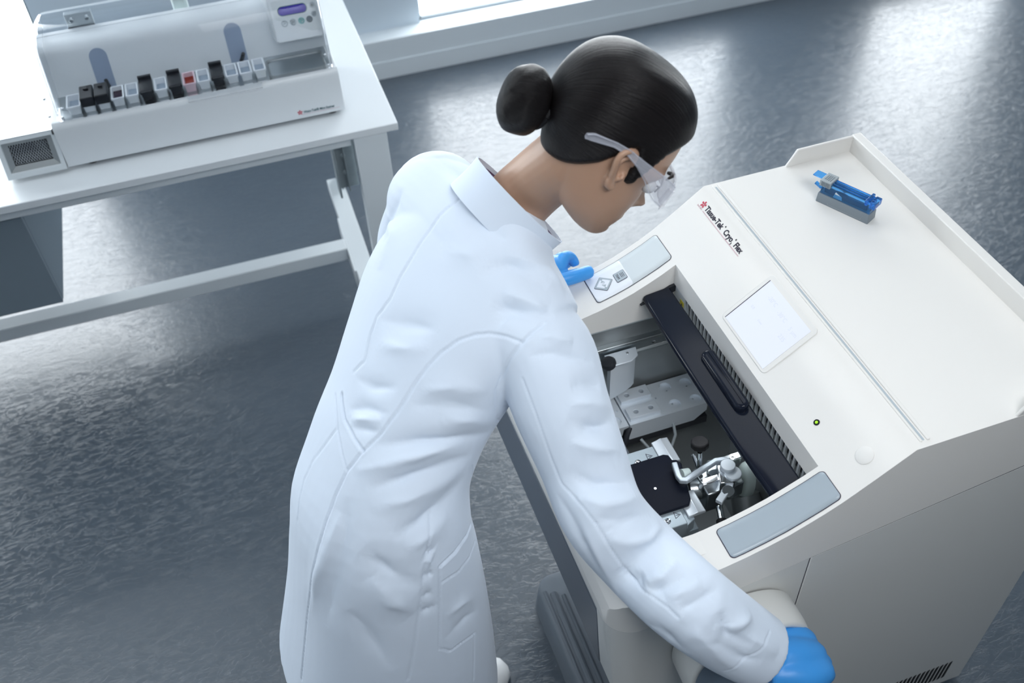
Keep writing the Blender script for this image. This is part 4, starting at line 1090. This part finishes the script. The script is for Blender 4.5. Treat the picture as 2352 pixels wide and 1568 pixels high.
# --- lab coat: one cloth surface with sleeves
ct = MB()
ct.loft(torso_rings(TORSO))
limb(ct, ARM_R); limb(ct, ARM_L)
limb(ct, [(.262, 1.425, 1.312, .072), (.268, 1.375, 1.322, .088), (.285, 1.30, 1.332, .092), (.300, 1.22, 1.328, .094), (.325, 1.13, 1.30, .090), (.345, 1.06, 1.27, .080)])
limb(ct, [(.20, 1.36, 1.20, .06), (.225, 1.365, 1.25, .075), (.25, 1.36, 1.30, .08)])
coat = remeshed(ct, 'lab_coat', M_coat, .0031, 12, per)
STROKES = [
    ('s', -0.0022, 0.003, [(0.306,1.2504,1.4363),(0.2868,1.2458,1.4279),(0.2673,1.2396,1.4207),(0.2483,1.2354,1.412),(0.2338,1.2293,1.4004),(0.2193,1.2236,1.3884),(0.2045,1.2164,1.3778),(0.1899,1.2072,1.3662),(0.1753,1.1986,1.3541),(0.1609,1.1908,1.3413),(0.1529,1.1848,1.3333),(0.145,1.1792,1.325),(0.1371,1.1738,1.3165),(0.1282,1.172,1.3076),(0.1192,1.1705,1.2984),(0.1102,1.1692,1.289),(0.1044,1.1642,1.2818),(0.0987,1.1593,1.2746),(0.0929,1.1543,1.2674),(0.0869,1.1455,1.2588),(0.0809,1.1367,1.2504),(0.0748,1.128,1.2419),(0.0675,1.1289,1.2344),(0.06,1.13,1.2267),(0.0526,1.1313,1.2189)]),
    ('s', -0.0028, 0.0034, [(0.3024,1.0051,1.3211),(0.2964,1.0107,1.322),(0.2905,1.0163,1.3228),(0.2845,1.0221,1.3235),(0.2773,1.028,1.3227),(0.27,1.0335,1.3221),(0.2622,1.0376,1.3232),(0.255,1.0397,1.3229),(0.2477,1.0419,1.3223),(0.2405,1.0444,1.3216),(0.232,1.0459,1.3191),(0.2235,1.0476,1.3164),(0.215,1.0495,1.3134),(0.2056,1.0496,1.3081),(0.1961,1.0498,1.3026),(0.1867,1.0502,1.2969),(0.1788,1.049,1.2909),(0.1709,1.0479,1.2849),(0.163,1.0467,1.2788),(0.1543,1.044,1.2709),(0.1456,1.0414,1.263),(0.1368,1.0387,1.255),(0.132,1.0367,1.2501),(0.1272,1.0347,1.2453),(0.1224,1.0327,1.2404),(0.1159,1.0301,1.2338),(0.1093,1.0275,1.2272),(0.1027,1.0248,1.2205),(0.0907,1.0216,1.2097),(0.0788,1.0184,1.1987),(0.0667,1.0151,1.1878),(0.0551,1.0141,1.1787),(0.0435,1.0133,1.1694),(0.0319,1.0125,1.1598),(0.022,1.0106,1.1504),(0.0122,1.0089,1.1406),(0.0022,1.0076,1.1303),(-0.0067,1.0027,1.119),(-0.0157,0.9979,1.1076),(-0.0248,0.9933,1.0959),(-0.0329,0.9872,1.0843),(-0.0411,0.9817,1.0719),(-0.0493,0.9768,1.0585),(-0.057,0.9709,1.0442),(-0.0649,0.9664,1.0276),(-0.0728,0.9629,1.0095),(-0.0801,0.9602,0.9893),(-0.0877,0.9597,0.9656),(-0.0956,0.961,0.9386),(-0.1054,0.9623,0.9021),(-0.1154,0.9637,0.8643),(-0.1261,0.9675,0.8216),(-0.1356,0.9684,0.7817),(-0.1451,0.9676,0.7433),(-0.1547,0.9657,0.7058),(-0.162,0.9639,0.6776),(-0.1695,0.9618,0.6492),(-0.177,0.9597,0.6202)]),
    ('s', -0.0032, 0.0038, [(0.3438,1.0164,1.3371),(0.3355,1.0129,1.3355),(0.3274,1.0099,1.3333),(0.3196,1.0078,1.3303),(0.3125,1.0055,1.3266),(0.3055,1.0039,1.3221),(0.2988,1.0029,1.317),(0.2928,1.0016,1.3109),(0.287,1.0011,1.3039),(0.2814,1.0013,1.2962),(0.2763,1.0007,1.2849),(0.2716,1.0017,1.2719),(0.2664,1.0014,1.2602),(0.263,1.0,1.2526),(0.2595,0.9985,1.245),(0.256,0.9969,1.2375),(0.2545,0.9954,1.2214),(0.2532,0.995,1.2038),(0.2522,0.9959,1.1844),(0.2557,1.0037,1.156)]),
    ('s', -0.0022, 0.003, [(0.1144,0.9193,1.0778),(0.1091,0.9115,1.0669),(0.1037,0.9038,1.0557),(0.0984,0.8963,1.0444),(0.0931,0.8888,1.0311),(0.0879,0.8817,1.0171),(0.0826,0.8751,1.0022),(0.0768,0.8686,0.9838),(0.071,0.8626,0.9643),(0.0651,0.8571,0.9435),(0.0596,0.8523,0.9228),(0.0541,0.8475,0.9017),(0.0485,0.8427,0.8803),(0.043,0.8385,0.8611),(0.0375,0.8345,0.8414),(0.0319,0.8306,0.821),(0.0259,0.8272,0.8024),(0.0198,0.8238,0.7835),(0.0135,0.8204,0.7642)]),
    ('s', -0.0022, 0.003, [(0.1085,0.8788,0.9877),(0.104,0.8708,0.9628),(0.0995,0.8636,0.936),(0.095,0.8569,0.9078),(0.0895,0.8495,0.8761),(0.084,0.8424,0.843),(0.0783,0.8355,0.8085),(0.0844,0.8358,0.8008),(0.0907,0.8365,0.7922),(0.097,0.8374,0.7832),(0.1134,0.8443,0.7812),(0.1302,0.8535,0.775),(0.1479,0.8661,0.7626)]),
    ('s', -0.0045, 0.004, [(0.1085,0.8788,0.9877),(0.119,0.884,0.9894),(0.1297,0.8902,0.9897),(0.1406,0.8975,0.9883),(0.1493,0.9052,0.9888),(0.1584,0.9145,0.987),(0.1681,0.9264,0.9815),(0.1744,0.9369,0.9798),(0.1817,0.9524,0.9708)]),
    ('s', -0.0018, 0.003, [(0.106,0.8698,0.9546),(0.1162,0.8739,0.9533),(0.1266,0.8791,0.9503),(0.1374,0.8855,0.9452),(0.146,0.8926,0.9446),(0.1548,0.901,0.9418),(0.1642,0.9116,0.9356),(0.1709,0.9222,0.9345),(0.1781,0.9356,0.929),(0.1867,0.9553,0.9139)]),
    ('s', -0.004, 0.004, [(0.0265,1.12,1.1876),(0.0241,1.1113,1.1836),(0.0221,1.0967,1.1789),(0.0213,1.0871,1.1759),(0.0205,1.0774,1.1728),(0.0226,1.0644,1.1713),(0.0247,1.0518,1.1695),(0.0268,1.0398,1.1672),(0.0296,1.0304,1.166),(0.0324,1.0214,1.1644),(0.0351,1.0127,1.1625)]),
    ('s', -0.0022, 0.003, [(0.0165,1.1336,1.177),(0.0145,1.1234,1.1742),(0.0126,1.1135,1.1713),(0.0106,1.104,1.1679),(0.0089,1.0945,1.1645),(0.0072,1.0854,1.1608),(0.0055,1.0764,1.1569),(0.0045,1.063,1.1525),(0.0035,1.0501,1.1476),(0.0025,1.0372,1.1427),(0.0026,1.0276,1.1393),(0.0027,1.0183,1.1356),(0.0028,1.0092,1.1315)]),
    ('s', -0.0018, 0.003, [(0.0041,1.0779,1.1558),(-0.0032,1.077,1.1473),(-0.0106,1.0762,1.1386),(-0.0181,1.0758,1.1294),(-0.0273,1.0766,1.1175),(-0.0366,1.0779,1.1049),(-0.046,1.0797,1.0916),(-0.0538,1.0771,1.08),(-0.0616,1.0746,1.0683),(-0.0695,1.0728,1.0554),(-0.0744,1.0675,1.0471),(-0.0795,1.0629,1.0376),(-0.0846,1.0585,1.028),(-0.089,1.0518,1.0176),(-0.0935,1.0458,1.0063),(-0.0981,1.0418,0.9921)]),
    ('s', -0.002, 0.003, [(0.1985,0.9804,1.0653),(0.1991,0.9749,1.0972)]),
    ('s', -0.002, 0.003, [(0.1479,0.8661,0.7626),(0.142,0.8565,0.7262),(0.1361,0.8475,0.6875),(0.1302,0.839,0.6464)]),
    ('s', -0.0018, 0.0032, [(0.3446,0.7958,1.1107),(0.3493,0.7847,1.0999),(0.3545,0.7747,1.0874),(0.3601,0.7655,1.0733),(0.3668,0.7565,1.058),(0.3737,0.7476,1.0423),(0.3785,0.7342,1.0346),(0.3808,0.7259,1.0345),(0.3831,0.7177,1.0343),(0.3854,0.7095,1.034),(0.3936,0.6935,1.0365),(0.4021,0.6783,1.0376),(0.4115,0.6648,1.0356),(0.4148,0.659,1.0331),(0.418,0.6531,1.0307),(0.4213,0.6473,1.0281)]),
    ('s', -0.0015, 0.0032, [(0.2915,0.973,1.2761),(0.2934,0.9593,1.2633),(0.2955,0.9457,1.2502),(0.2976,0.9326,1.2366),(0.3002,0.9176,1.2179),(0.3031,0.9036,1.1977),(0.3064,0.8903,1.1763),(0.309,0.8815,1.1639),(0.3115,0.8723,1.152),(0.3137,0.8619,1.1418),(0.3201,0.8471,1.1373),(0.3266,0.8327,1.1322),(0.3333,0.8189,1.1264),(0.337,0.8109,1.1216),(0.3407,0.8032,1.1165),(0.3446,0.7958,1.1107)]),
    ('f', -0.01, 0.0253, [(0.272,1.109,1.377),(0.292,1.11,1.385),(0.31,1.108,1.388),(0.327,1.103,1.387),(0.341,1.093,1.38),(0.356,1.082,1.371),(0.371,1.071,1.359)]),
    ('f', 0.008, 0.0184, [(0.315,1.124,1.398),(0.334,1.115,1.394),(0.355,1.105,1.383),(0.366,1.1,1.374),(0.378,1.095,1.364),(0.385,1.087,1.356),(0.392,1.079,1.346),(0.399,1.074,1.336)]),
    ('f', -0.009, 0.0207, [(0.273,1.067,1.352),(0.285,1.061,1.35),(0.296,1.054,1.349),(0.307,1.046,1.349),(0.318,1.04,1.349),(0.33,1.035,1.347),(0.351,1.027,1.341),(0.362,1.023,1.336)]),
    ('f', 0.007, 0.0161, [(0.295,1.075,1.365),(0.314,1.061,1.362),(0.334,1.047,1.355),(0.345,1.04,1.35),(0.356,1.034,1.345)]),
    ('f', 0.007, 0.0161, [(0.331,1.004,1.33),(0.351,0.995,1.325),(0.362,0.991,1.321),(0.379,0.987,1.311)]),
    ('f', -0.006, 0.0161, [(0.308,0.987,1.309),(0.319,0.982,1.311),(0.342,0.976,1.311),(0.354,0.971,1.307),(0.367,0.968,1.301),(0.381,0.966,1.294),(0.397,0.966,1.281),(0.407,0.968,1.272)]),
    ('f', -0.004, 0.023, [(0.293,1.222,1.427),(0.302,1.196,1.424),(0.311,1.172,1.419),(0.32,1.151,1.412),(0.33,1.144,1.409),(0.349,1.132,1.401)]),
    ('f', 0.004, 0.023, [(0.232,1.193,1.388),(0.243,1.175,1.39),(0.255,1.158,1.391),(0.267,1.143,1.391),(0.273,1.132,1.388),(0.285,1.112,1.384)]),
    ('f', -0.006, 0.0184, [(0.355,0.935,1.271),(0.375,0.937,1.268),(0.396,0.94,1.255),(0.408,0.943,1.243)]),
    ('f', 0.006, 0.0161, [(0.343,0.922,1.256),(0.365,0.918,1.251),(0.377,0.918,1.246),(0.39,0.918,1.237),(0.403,0.921,1.226),(0.42,0.929,1.207)]),
    ('f', -0.01, 0.0184, [(0.338,0.907,1.236),(0.357,0.897,1.226),(0.368,0.893,1.219),(0.385,0.893,1.212),(0.402,0.9,1.204),(0.412,0.907,1.2),(0.423,0.919,1.19)]),
    ('f', 0.008, 0.0172, [(0.336,0.886,1.206),(0.349,0.881,1.202),(0.362,0.877,1.197),(0.375,0.874,1.191),(0.388,0.872,1.183),(0.403,0.873,1.173),(0.418,0.876,1.158)]),
    ('f', -0.01, 0.0207, [(0.322,0.866,1.16),(0.334,0.855,1.158),(0.345,0.845,1.155),(0.357,0.836,1.151),(0.372,0.833,1.15),(0.389,0.832,1.145),(0.407,0.834,1.136),(0.418,0.841,1.13),(0.434,0.858,1.111)]),
    ('f', 0.008, 0.0207, [(0.326,0.837,1.135),(0.337,0.828,1.136),(0.348,0.82,1.136),(0.359,0.813,1.133),(0.373,0.81,1.132),(0.387,0.809,1.129),(0.402,0.81,1.122),(0.417,0.816,1.115),(0.438,0.833,1.09)]),
    ('f', -0.006, 0.0207, [(0.347,0.8,1.117),(0.36,0.794,1.116),(0.372,0.79,1.114),(0.386,0.787,1.109),(0.403,0.789,1.104),(0.423,0.794,1.093),(0.447,0.805,1.071)]),
    ('f', -0.006, 0.0138, [(0.03,1.087,1.185),(0.039,1.079,1.191),(0.047,1.071,1.197),(0.056,1.064,1.202),(0.066,1.051,1.207),(0.077,1.04,1.21),(0.088,1.03,1.213)]),
    ('f', 0.005, 0.0115, [(0.029,1.071,1.179),(0.044,1.056,1.189),(0.06,1.042,1.197),(0.075,1.029,1.202)]),
    ('f', -0.005, 0.0103, [(0.025,1.06,1.172),(0.036,1.048,1.179),(0.047,1.037,1.184),(0.057,1.027,1.188),(0.072,1.019,1.194)]),
    ('f', -0.01, 0.0161, [(0.041,1.017,1.169),(0.063,1.004,1.178),(0.085,0.993,1.184),(0.107,0.985,1.188),(0.125,0.979,1.189),(0.144,0.974,1.187),(0.163,0.972,1.183),(0.183,0.973,1.178),(0.204,0.978,1.168),(0.227,0.988,1.152),(0.237,0.996,1.14)]),
    ('f', 0.009, 0.0184, [(0.013,0.999,1.136),(0.033,0.989,1.147),(0.052,0.981,1.154),(0.071,0.974,1.16),(0.091,0.971,1.166),(0.11,0.968,1.169),(0.13,0.967,1.172),(0.15,0.967,1.171),(0.171,0.969,1.168),(0.192,0.973,1.161)]),
    ('f', -0.009, 0.0184, [(0.024,0.969,1.125),(0.042,0.962,1.133),(0.061,0.958,1.139),(0.079,0.954,1.143),(0.099,0.953,1.146),(0.12,0.953,1.147),(0.14,0.955,1.146),(0.16,0.959,1.143),(0.18,0.966,1.136),(0.202,0.976,1.125)]),
    ('f', 0.006, 0.023, [(0.022,0.943,1.104),(0.041,0.938,1.109),(0.059,0.935,1.113),(0.078,0.933,1.114),(0.097,0.934,1.116),(0.117,0.937,1.117),(0.137,0.943,1.114),(0.155,0.95,1.115),(0.173,0.959,1.115),(0.192,0.969,1.113)]),
    ('f', -0.009, 0.023, [(0.042,0.904,1.069),(0.058,0.905,1.073),(0.075,0.908,1.076),(0.091,0.911,1.078),(0.104,0.917,1.081),(0.117,0.923,1.083),(0.13,0.929,1.084),(0.148,0.939,1.087),(0.165,0.95,1.089),(0.184,0.963,1.089)]),
    ('f', 0.006, 0.023, [(0.058,0.887,1.042),(0.074,0.891,1.047),(0.09,0.896,1.05),(0.106,0.902,1.052),(0.118,0.909,1.055),(0.129,0.916,1.057),(0.142,0.924,1.058)]),
    ('f', 0.008, 0.023, [(-0.023,0.967,1.085),(-0.031,0.961,1.072),(-0.039,0.955,1.057),(-0.048,0.95,1.042),(-0.061,0.946,1.018),(-0.073,0.945,0.989),(-0.087,0.949,0.953),(-0.097,0.95,0.918),(-0.106,0.95,0.882),(-0.116,0.952,0.843)]),
    ('f', -0.007, 0.0253, [(-0.005,0.977,1.107),(-0.012,0.964,1.093),(-0.02,0.951,1.077),(-0.027,0.94,1.06),(-0.039,0.931,1.037),(-0.05,0.924,1.011),(-0.062,0.92,0.979),(-0.073,0.917,0.94),(-0.085,0.915,0.897),(-0.097,0.914,0.853)]),
    ('f', -0.009, 0.0253, [(-0.006,0.911,1.051),(0.005,0.898,1.042),(0.017,0.887,1.03),(0.029,0.877,1.015),(0.042,0.871,1.002),(0.055,0.866,0.987),(0.069,0.863,0.969)]),
    ('f', 0.008, 0.0276, [(-0.004,0.884,1.008),(0.003,0.876,0.995),(0.011,0.868,0.98),(0.019,0.861,0.963),(0.029,0.857,0.951),(0.039,0.853,0.936),(0.049,0.851,0.92)]),
    ('f', -0.006, 0.0276, [(-0.052,0.888,0.929),(-0.044,0.877,0.915),(-0.036,0.866,0.899),(-0.029,0.857,0.881),(-0.022,0.847,0.855),(-0.016,0.838,0.826),(-0.009,0.829,0.795)]),
    ('f', -0.005, 0.0115, [(0.09,0.889,1.033),(0.102,0.887,1.019)]),
    ('f', 0.004, 0.0115, [(0.084,0.881,1.018),(0.098,0.881,1.006)]),
    ('f', -0.005, 0.0115, [(0.076,0.87,0.988),(0.095,0.873,0.983)]),
    ('f', -0.004, 0.0115, [(0.066,0.858,0.948),(0.088,0.862,0.947)]),
    ('f', -0.004, 0.0115, [(0.057,0.851,0.915),(0.069,0.852,0.915),(0.092,0.857,0.913)]),
    ('f', 0.004, 0.0161, [(0.097,0.851,0.872),(0.109,0.856,0.874),(0.121,0.862,0.874),(0.133,0.869,0.872),(0.143,0.876,0.863),(0.154,0.884,0.85),(0.165,0.895,0.832)]),
    ('f', -0.004, 0.0161, [(0.089,0.84,0.821),(0.105,0.847,0.826),(0.12,0.854,0.828),(0.136,0.864,0.826),(0.145,0.871,0.819),(0.155,0.879,0.809),(0.165,0.89,0.795)]),
    ('f', -0.005, 0.0207, [(0.112,1.165,1.29),(0.128,1.143,1.298),(0.144,1.124,1.305),(0.16,1.107,1.311),(0.171,1.096,1.314),(0.182,1.085,1.316),(0.193,1.075,1.318)]),
    ('f', 0.005, 0.023, [(0.096,1.136,1.265),(0.11,1.119,1.273),(0.123,1.104,1.279),(0.137,1.09,1.284),(0.149,1.081,1.289),(0.161,1.072,1.294),(0.174,1.064,1.297)]),
    ('f', -0.005, 0.0161, [(0.053,1.121,1.217),(0.061,1.107,1.221),(0.068,1.093,1.225),(0.076,1.081,1.227),(0.089,1.069,1.234),(0.102,1.058,1.24),(0.115,1.048,1.245)]),
    ('f', 0.005, 0.0207, [(0.185,1.38,1.343),(0.182,1.359,1.337),(0.176,1.317,1.348),(0.17,1.28,1.357),(0.158,1.265,1.347),(0.146,1.251,1.337),(0.135,1.239,1.325)]),
    ('f', -0.006, 0.0184, [(0.211,1.354,1.391),(0.201,1.344,1.379),(0.192,1.341,1.363),(0.184,1.346,1.34),(0.175,1.346,1.323),(0.16,1.306,1.34),(0.15,1.294,1.333)]),
    ('f', -0.005, 0.023, [(0.282,1.398,1.406),(0.286,1.366,1.414),(0.292,1.339,1.419),(0.298,1.315,1.421),(0.3,1.299,1.423),(0.3,1.279,1.428),(0.301,1.258,1.434)]),
    ('f', 0.006, 0.023, [(0.138,1.028,1.248),(0.155,1.02,1.252),(0.172,1.014,1.256),(0.19,1.008,1.258),(0.206,1.002,1.255),(0.223,0.997,1.25),(0.241,0.995,1.242)]),
    ('f', -0.006, 0.0253, [(0.121,1.021,1.231),(0.139,1.011,1.234),(0.158,1.003,1.236),(0.177,0.996,1.236),(0.198,0.989,1.229),(0.22,0.987,1.218),(0.244,0.992,1.197)]),
    ('f', 0.005, 0.0207, [(0.158,0.986,1.212),(0.174,0.983,1.211),(0.19,0.982,1.208),(0.206,0.982,1.203),(0.22,0.984,1.193),(0.235,0.989,1.178),(0.253,1.003,1.152)]),
    ('f', 0.009, 0.0184, [(0.361,0.782,1.102),(0.368,0.771,1.089),(0.388,0.765,1.081),(0.405,0.765,1.077),(0.423,0.767,1.071),(0.444,0.781,1.065),(0.457,0.791,1.056)]),
    ('f', -0.008, 0.0161, [(0.369,0.75,1.044),(0.378,0.733,1.033),(0.386,0.722,1.039),(0.397,0.722,1.05)]),
    ('f', 0.009, 0.0161, [(0.389,0.714,1.041),(0.399,0.71,1.048),(0.409,0.706,1.054),(0.42,0.703,1.058),(0.44,0.713,1.063),(0.452,0.72,1.063)]),
    ('f', -0.008, 0.0138, [(0.394,0.697,1.039),(0.404,0.693,1.046),(0.414,0.69,1.052),(0.433,0.688,1.059),(0.452,0.693,1.062)]),
    ('f', 0.006, 0.0161, [(0.412,0.675,1.044),(0.426,0.673,1.05),(0.439,0.673,1.054),(0.454,0.673,1.055),(0.471,0.68,1.055)]),
    ('f', -0.007, 0.0161, [(0.424,0.655,1.037),(0.435,0.654,1.042),(0.447,0.654,1.046),(0.471,0.658,1.047),(0.483,0.662,1.045),(0.496,0.667,1.041)]),
    ('f', 0.008, 0.0161, [(0.47,0.623,1.015),(0.493,0.619,1.005),(0.506,0.619,0.998),(0.518,0.622,0.995),(0.531,0.627,0.99),(0.545,0.634,0.982)]),
    ('f', -0.009, 0.0161, [(0.487,0.638,1.029),(0.488,0.629,1.02),(0.489,0.621,1.009),(0.491,0.613,0.997),(0.504,0.609,0.985),(0.517,0.605,0.971),(0.531,0.602,0.957)]),
    ('f', 0.006, 0.0161, [(0.512,0.613,0.987),(0.525,0.609,0.974),(0.537,0.606,0.96),(0.549,0.601,0.947),(0.557,0.597,0.937),(0.566,0.593,0.927),(0.574,0.589,0.916)]),
    ('f', -0.006, 0.0161, [(0.442,0.62,0.995),(0.462,0.611,0.989),(0.473,0.608,0.984),(0.484,0.603,0.972),(0.496,0.598,0.959),(0.508,0.593,0.945),(0.52,0.591,0.938),(0.532,0.588,0.931),(0.544,0.585,0.923)]),
    ('f', 0.006, 0.0184, [(0.432,0.634,1.017),(0.442,0.624,1.007),(0.454,0.615,0.993),(0.466,0.607,0.976),(0.478,0.6,0.957),(0.49,0.595,0.936),(0.502,0.589,0.915)]),
    ('f', -0.005, 0.0207, [(0.386,0.677,0.984),(0.393,0.664,0.988),(0.4,0.653,0.99),(0.41,0.642,0.981),(0.421,0.632,0.968),(0.434,0.625,0.95)]),
    ('f', -0.006, 0.0184, [(0.306,0.861,1.124),(0.31,0.839,1.113),(0.314,0.818,1.1),(0.32,0.8,1.082),(0.328,0.784,1.061),(0.338,0.772,1.033),(0.35,0.761,0.999)]),
    ('f', 0.005, 0.0184, [(0.323,0.809,1.104),(0.329,0.793,1.089),(0.335,0.779,1.069),(0.343,0.767,1.045),(0.352,0.757,1.018),(0.36,0.743,0.995),(0.369,0.731,0.97)]),
    ('s', -0.0015, 0.003, [(0.4862,0.5959,0.9114),(0.5013,0.5903,0.9269),(0.5125,0.5903,0.9362),(0.5251,0.592,0.9415),(0.5389,0.5951,0.9434),(0.5485,0.6011,0.9473),(0.5593,0.6085,0.9482),(0.5717,0.6175,0.9454)])]

CRUMPLE = 1.0
def apply_strokes(o, strokes):
    """press seams and folds, given as lines lying on the cloth, into the surface"""
    from mathutils import kdtree
    co = co_of(o); no = no_of(o); disp = np.zeros(len(co)); kd = kdtree.KDTree(len(co))
    for i, c in enumerate(co): kd.insert(c, i)
    kd.balance()
    for kind, amp, wd, pts in strokes:
        P = catmull(pts, 6); L = np.linalg.norm(np.diff(P, axis=0), axis=1).sum(); n = max(int(L / (.0015 if kind == 's' else .004)), 3)
        t = np.linspace(0, len(P) - 1, n); P = np.stack([np.interp(t, np.arange(len(P)), P[:, k]) for k in range(3)], 1)
        best = {}
        R_ = wd * 2.6
        step = max(1, int(R_ * .25 / (L / n + 1e-9)))
        cand = set()
        for j in range(0, n, step):
            for _, i, d in kd.find_range(P[j], R_ * 1.15): cand.add(i)
        idx = np.array(sorted(cand), int)
        if len(idx) == 0: continue
        D = np.full(len(idx), 9.0); U = np.zeros(len(idx))
        for j in range(n):
            d = np.linalg.norm(co[idx] - P[j], axis=1); m_ = d < D; D[m_] = d[m_]; U[m_] = j / (n - 1)
        if kind == 's':
            wd_ = wd * .62; prof = np.exp(-(D / wd_) ** 2) - .12 * np.exp(-((D - wd_ * 2.0) / (wd_ * .8)) ** 2); end = np.ones(len(idx))
        else:
            prof = np.exp(-(D / wd) ** 2); end = np.clip(np.sin(np.pi * np.clip(U, 0, 1)), 0, 1) ** 1.1
            wv = 1 + .35 * np.sin(U * 9 + D * 160 + amp * 900)
            hard = np.exp(-(D / (wd * .38)) ** 2) * .45 * wv; prof = .90 * (prof * .72 + hard)
        disp[idx] += amp * prof * end
    return co + no * disp[:, None]
set_co(coat, apply_strokes(coat, STROKES))

# --- collar band
def band(c, N, Fd, ra, rb, h, flare, a0, a1, n=60, th=.003):
    N = V(N).normalized(); Fd = V(Fd); Fd = (Fd - N * Fd.dot(N)).normalized(); L = N.cross(Fd)
    rings = []
    for k in range(n + 1):
        t = math.radians(a0 + (a1 - a0) * k / n); dr = L * math.cos(t) * ra + Fd * math.sin(t) * rb
        u = dr.normalized(); hh = h
        p0 = V(c) + dr * 1.04 - N * .012; p1 = V(c) + dr + N * hh * .5 + u * flare * .5; p2 = V(c) + dr + N * hh + u * flare
        rings.append([p0, p0 - u * 0 + (p1 - p0) * .5, p1, p2, p2 - u * th, p1 - u * th, p0 - u * th])
    return rings
COLLAR = dict(c=(.341, 1.233, 1.372), N=(.80, .12, .58), Fd=(.545, -.678, -.49), ra=.080, rb=.094, h=.050, flare=.004, a0=-262, a1=82)
q = MB(); q.loft(band(**COLLAR)); cl = q.build('collar', M_coat, coat, angle=60)
q = MB(); q.loft(band(c=(.345, 1.233, 1.375), N=(.80, .12, .58), Fd=(.545, -.678, -.49), ra=.070, rb=.082, h=.040, flare=.0, a0=-262, a1=82)); q.build('shirt_collar', M_purple, per, angle=60)

# --- trousers and shoes below the coat
tr = MB()
for sy in (-1, 1):
    limb(tr, [(.045, 1.045 + sy * .085, .92, .088), (.05, 1.045 + sy * .09, .75, .086), (.055, 1.045 + sy * .09, .50, .078), (.048, 1.045 + sy * .09, .34, .074), (.06, 1.045 + sy * .09, .10, .066)], n=24)
remeshed(tr, 'trousers', M_trous, .008, 4, per)
for sy in (-1, 1):
    y = 1.045 + sy * .09 + (.01 if sy < 0 else 0)
    q = MB(); rs = []
    for x, w, h in ((-.045, .018, .045), (-.03, .032, .075), (.0, .036, .085), (.05, .037, .085), (.10, .042, .070), (.15, .047, .058), (.19, .045, .052), (.215, .034, .042), (.228, .014, .028)):
        rs.append([V((.04 + x, y + w * math.cos(t), .002 + (h * .5 + h * .5 * math.sin(t)) * (1 if math.sin(t) > -.6 else 1))) for t in [2 * PI * i / 24 for i in range(24)]])
    q.loft(rs); q.build('shoe', M_shoe, per, angle=80)

# --- gloves: palm and five fingers each
def glove(name, palm, fingers, cuff, voxel=.0022, sm=4):
    q = MB()
    for rows in palm: limb(q, rows, n=22, sub=5)
    for rows in fingers: limb(q, rows, n=16, sub=5)
    limb(q, cuff, n=22, sub=4)
    return remeshed(q, name, M_glove, voxel, sm, per)
# right hand closed round the crank grip
Wm = cryo.matrix_basis
def cl_(u, w, z): return tuple(Wm @ V((u, w, z)))
def row(u, w, z, r): return (*cl_(u, w, z), r)
pal = [[row(.850, -.292, .802, .030), row(.856, -.262, .800, .035), row(.862, -.230, .793, .036), row(.864, -.202, .780, .032), row(.864, -.186, .768, .028)],
       [row(.832, -.285, .796, .026), row(.828, -.255, .794, .030), row(.828, -.225, .788, .031), row(.834, -.198, .777, .028), row(.838, -.184, .765, .024)],
       [row(.876, -.285, .796, .026), row(.886, -.255, .794, .030), row(.894, -.225, .786, .030), row(.892, -.198, .774, .028), row(.890, -.184, .762, .024)]]
fin = []
for i, u in enumerate((.832, .852, .872, .892)):
    k = (0, .004, .003, -.003)[i]
    fin.append([row(u, -.206, .776, .0135), row(u, -.180 + k, .766, .0132), row(u, -.166 + k, .744, .0122), row(u - .002, -.168 + k, .722, .0112), row(u - .004, -.186, .708, .0105), row(u - .006, -.206, .710, .0092)])
fin.append([row(.822, -.272, .790, .017), row(.804, -.255, .772, .0140), row(.803, -.238, .748, .0125), row(.812, -.226, .726, .0115), row(.826, -.218, .714, .0095)])
glove('glove', pal, fin, [(.545, .650, .885, .034), (.565, .640, .862, .035), (.580, .638, .835, .035), row(.852, -.272, .800, .034)], .0026, 22)
# left hand resting on the far arm of the machine
pal = [[(.500, 1.478, .985, .030), (.525, 1.492, .990, .031), (.545, 1.500, .988, .027)],
       [(.505, 1.500, .975, .024), (.530, 1.512, .980, .026), (.548, 1.515, .976, .022)]]
fin = [
    [(.530, 1.458, .990, .0165), (.555, 1.458, .990, .0160), (.577, 1.462, .987, .0150), (.596, 1.468, .983, .0145), (.604, 1.470, .981, .0120)],
    [(.535, 1.480, 1.000, .0145), (.555, 1.500, 1.010, .0135), (.570, 1.508, 1.000, .0125), (.578, 1.506, .987, .0115), (.580, 1.503, .979, .0100)],
    [(.540, 1.512, .988, .0125), (.556, 1.526, .990, .0115), (.568, 1.530, .976, .011), (.570, 1.526, .958, .0095)],
    [(.532, 1.520, .980, .012), (.546, 1.536, .978, .011), (.556, 1.540, .962, .0105), (.556, 1.534, .945, .009)],
    [(.520, 1.522, .970, .011), (.532, 1.540, .966, .010), (.540, 1.544, .950, .0095), (.540, 1.538, .936, .0085)]]
glove('glove', pal, fin, [(.435, 1.500, 1.004, .034), (.470, 1.489, .986, .033), (.505, 1.486, .982, .029)])
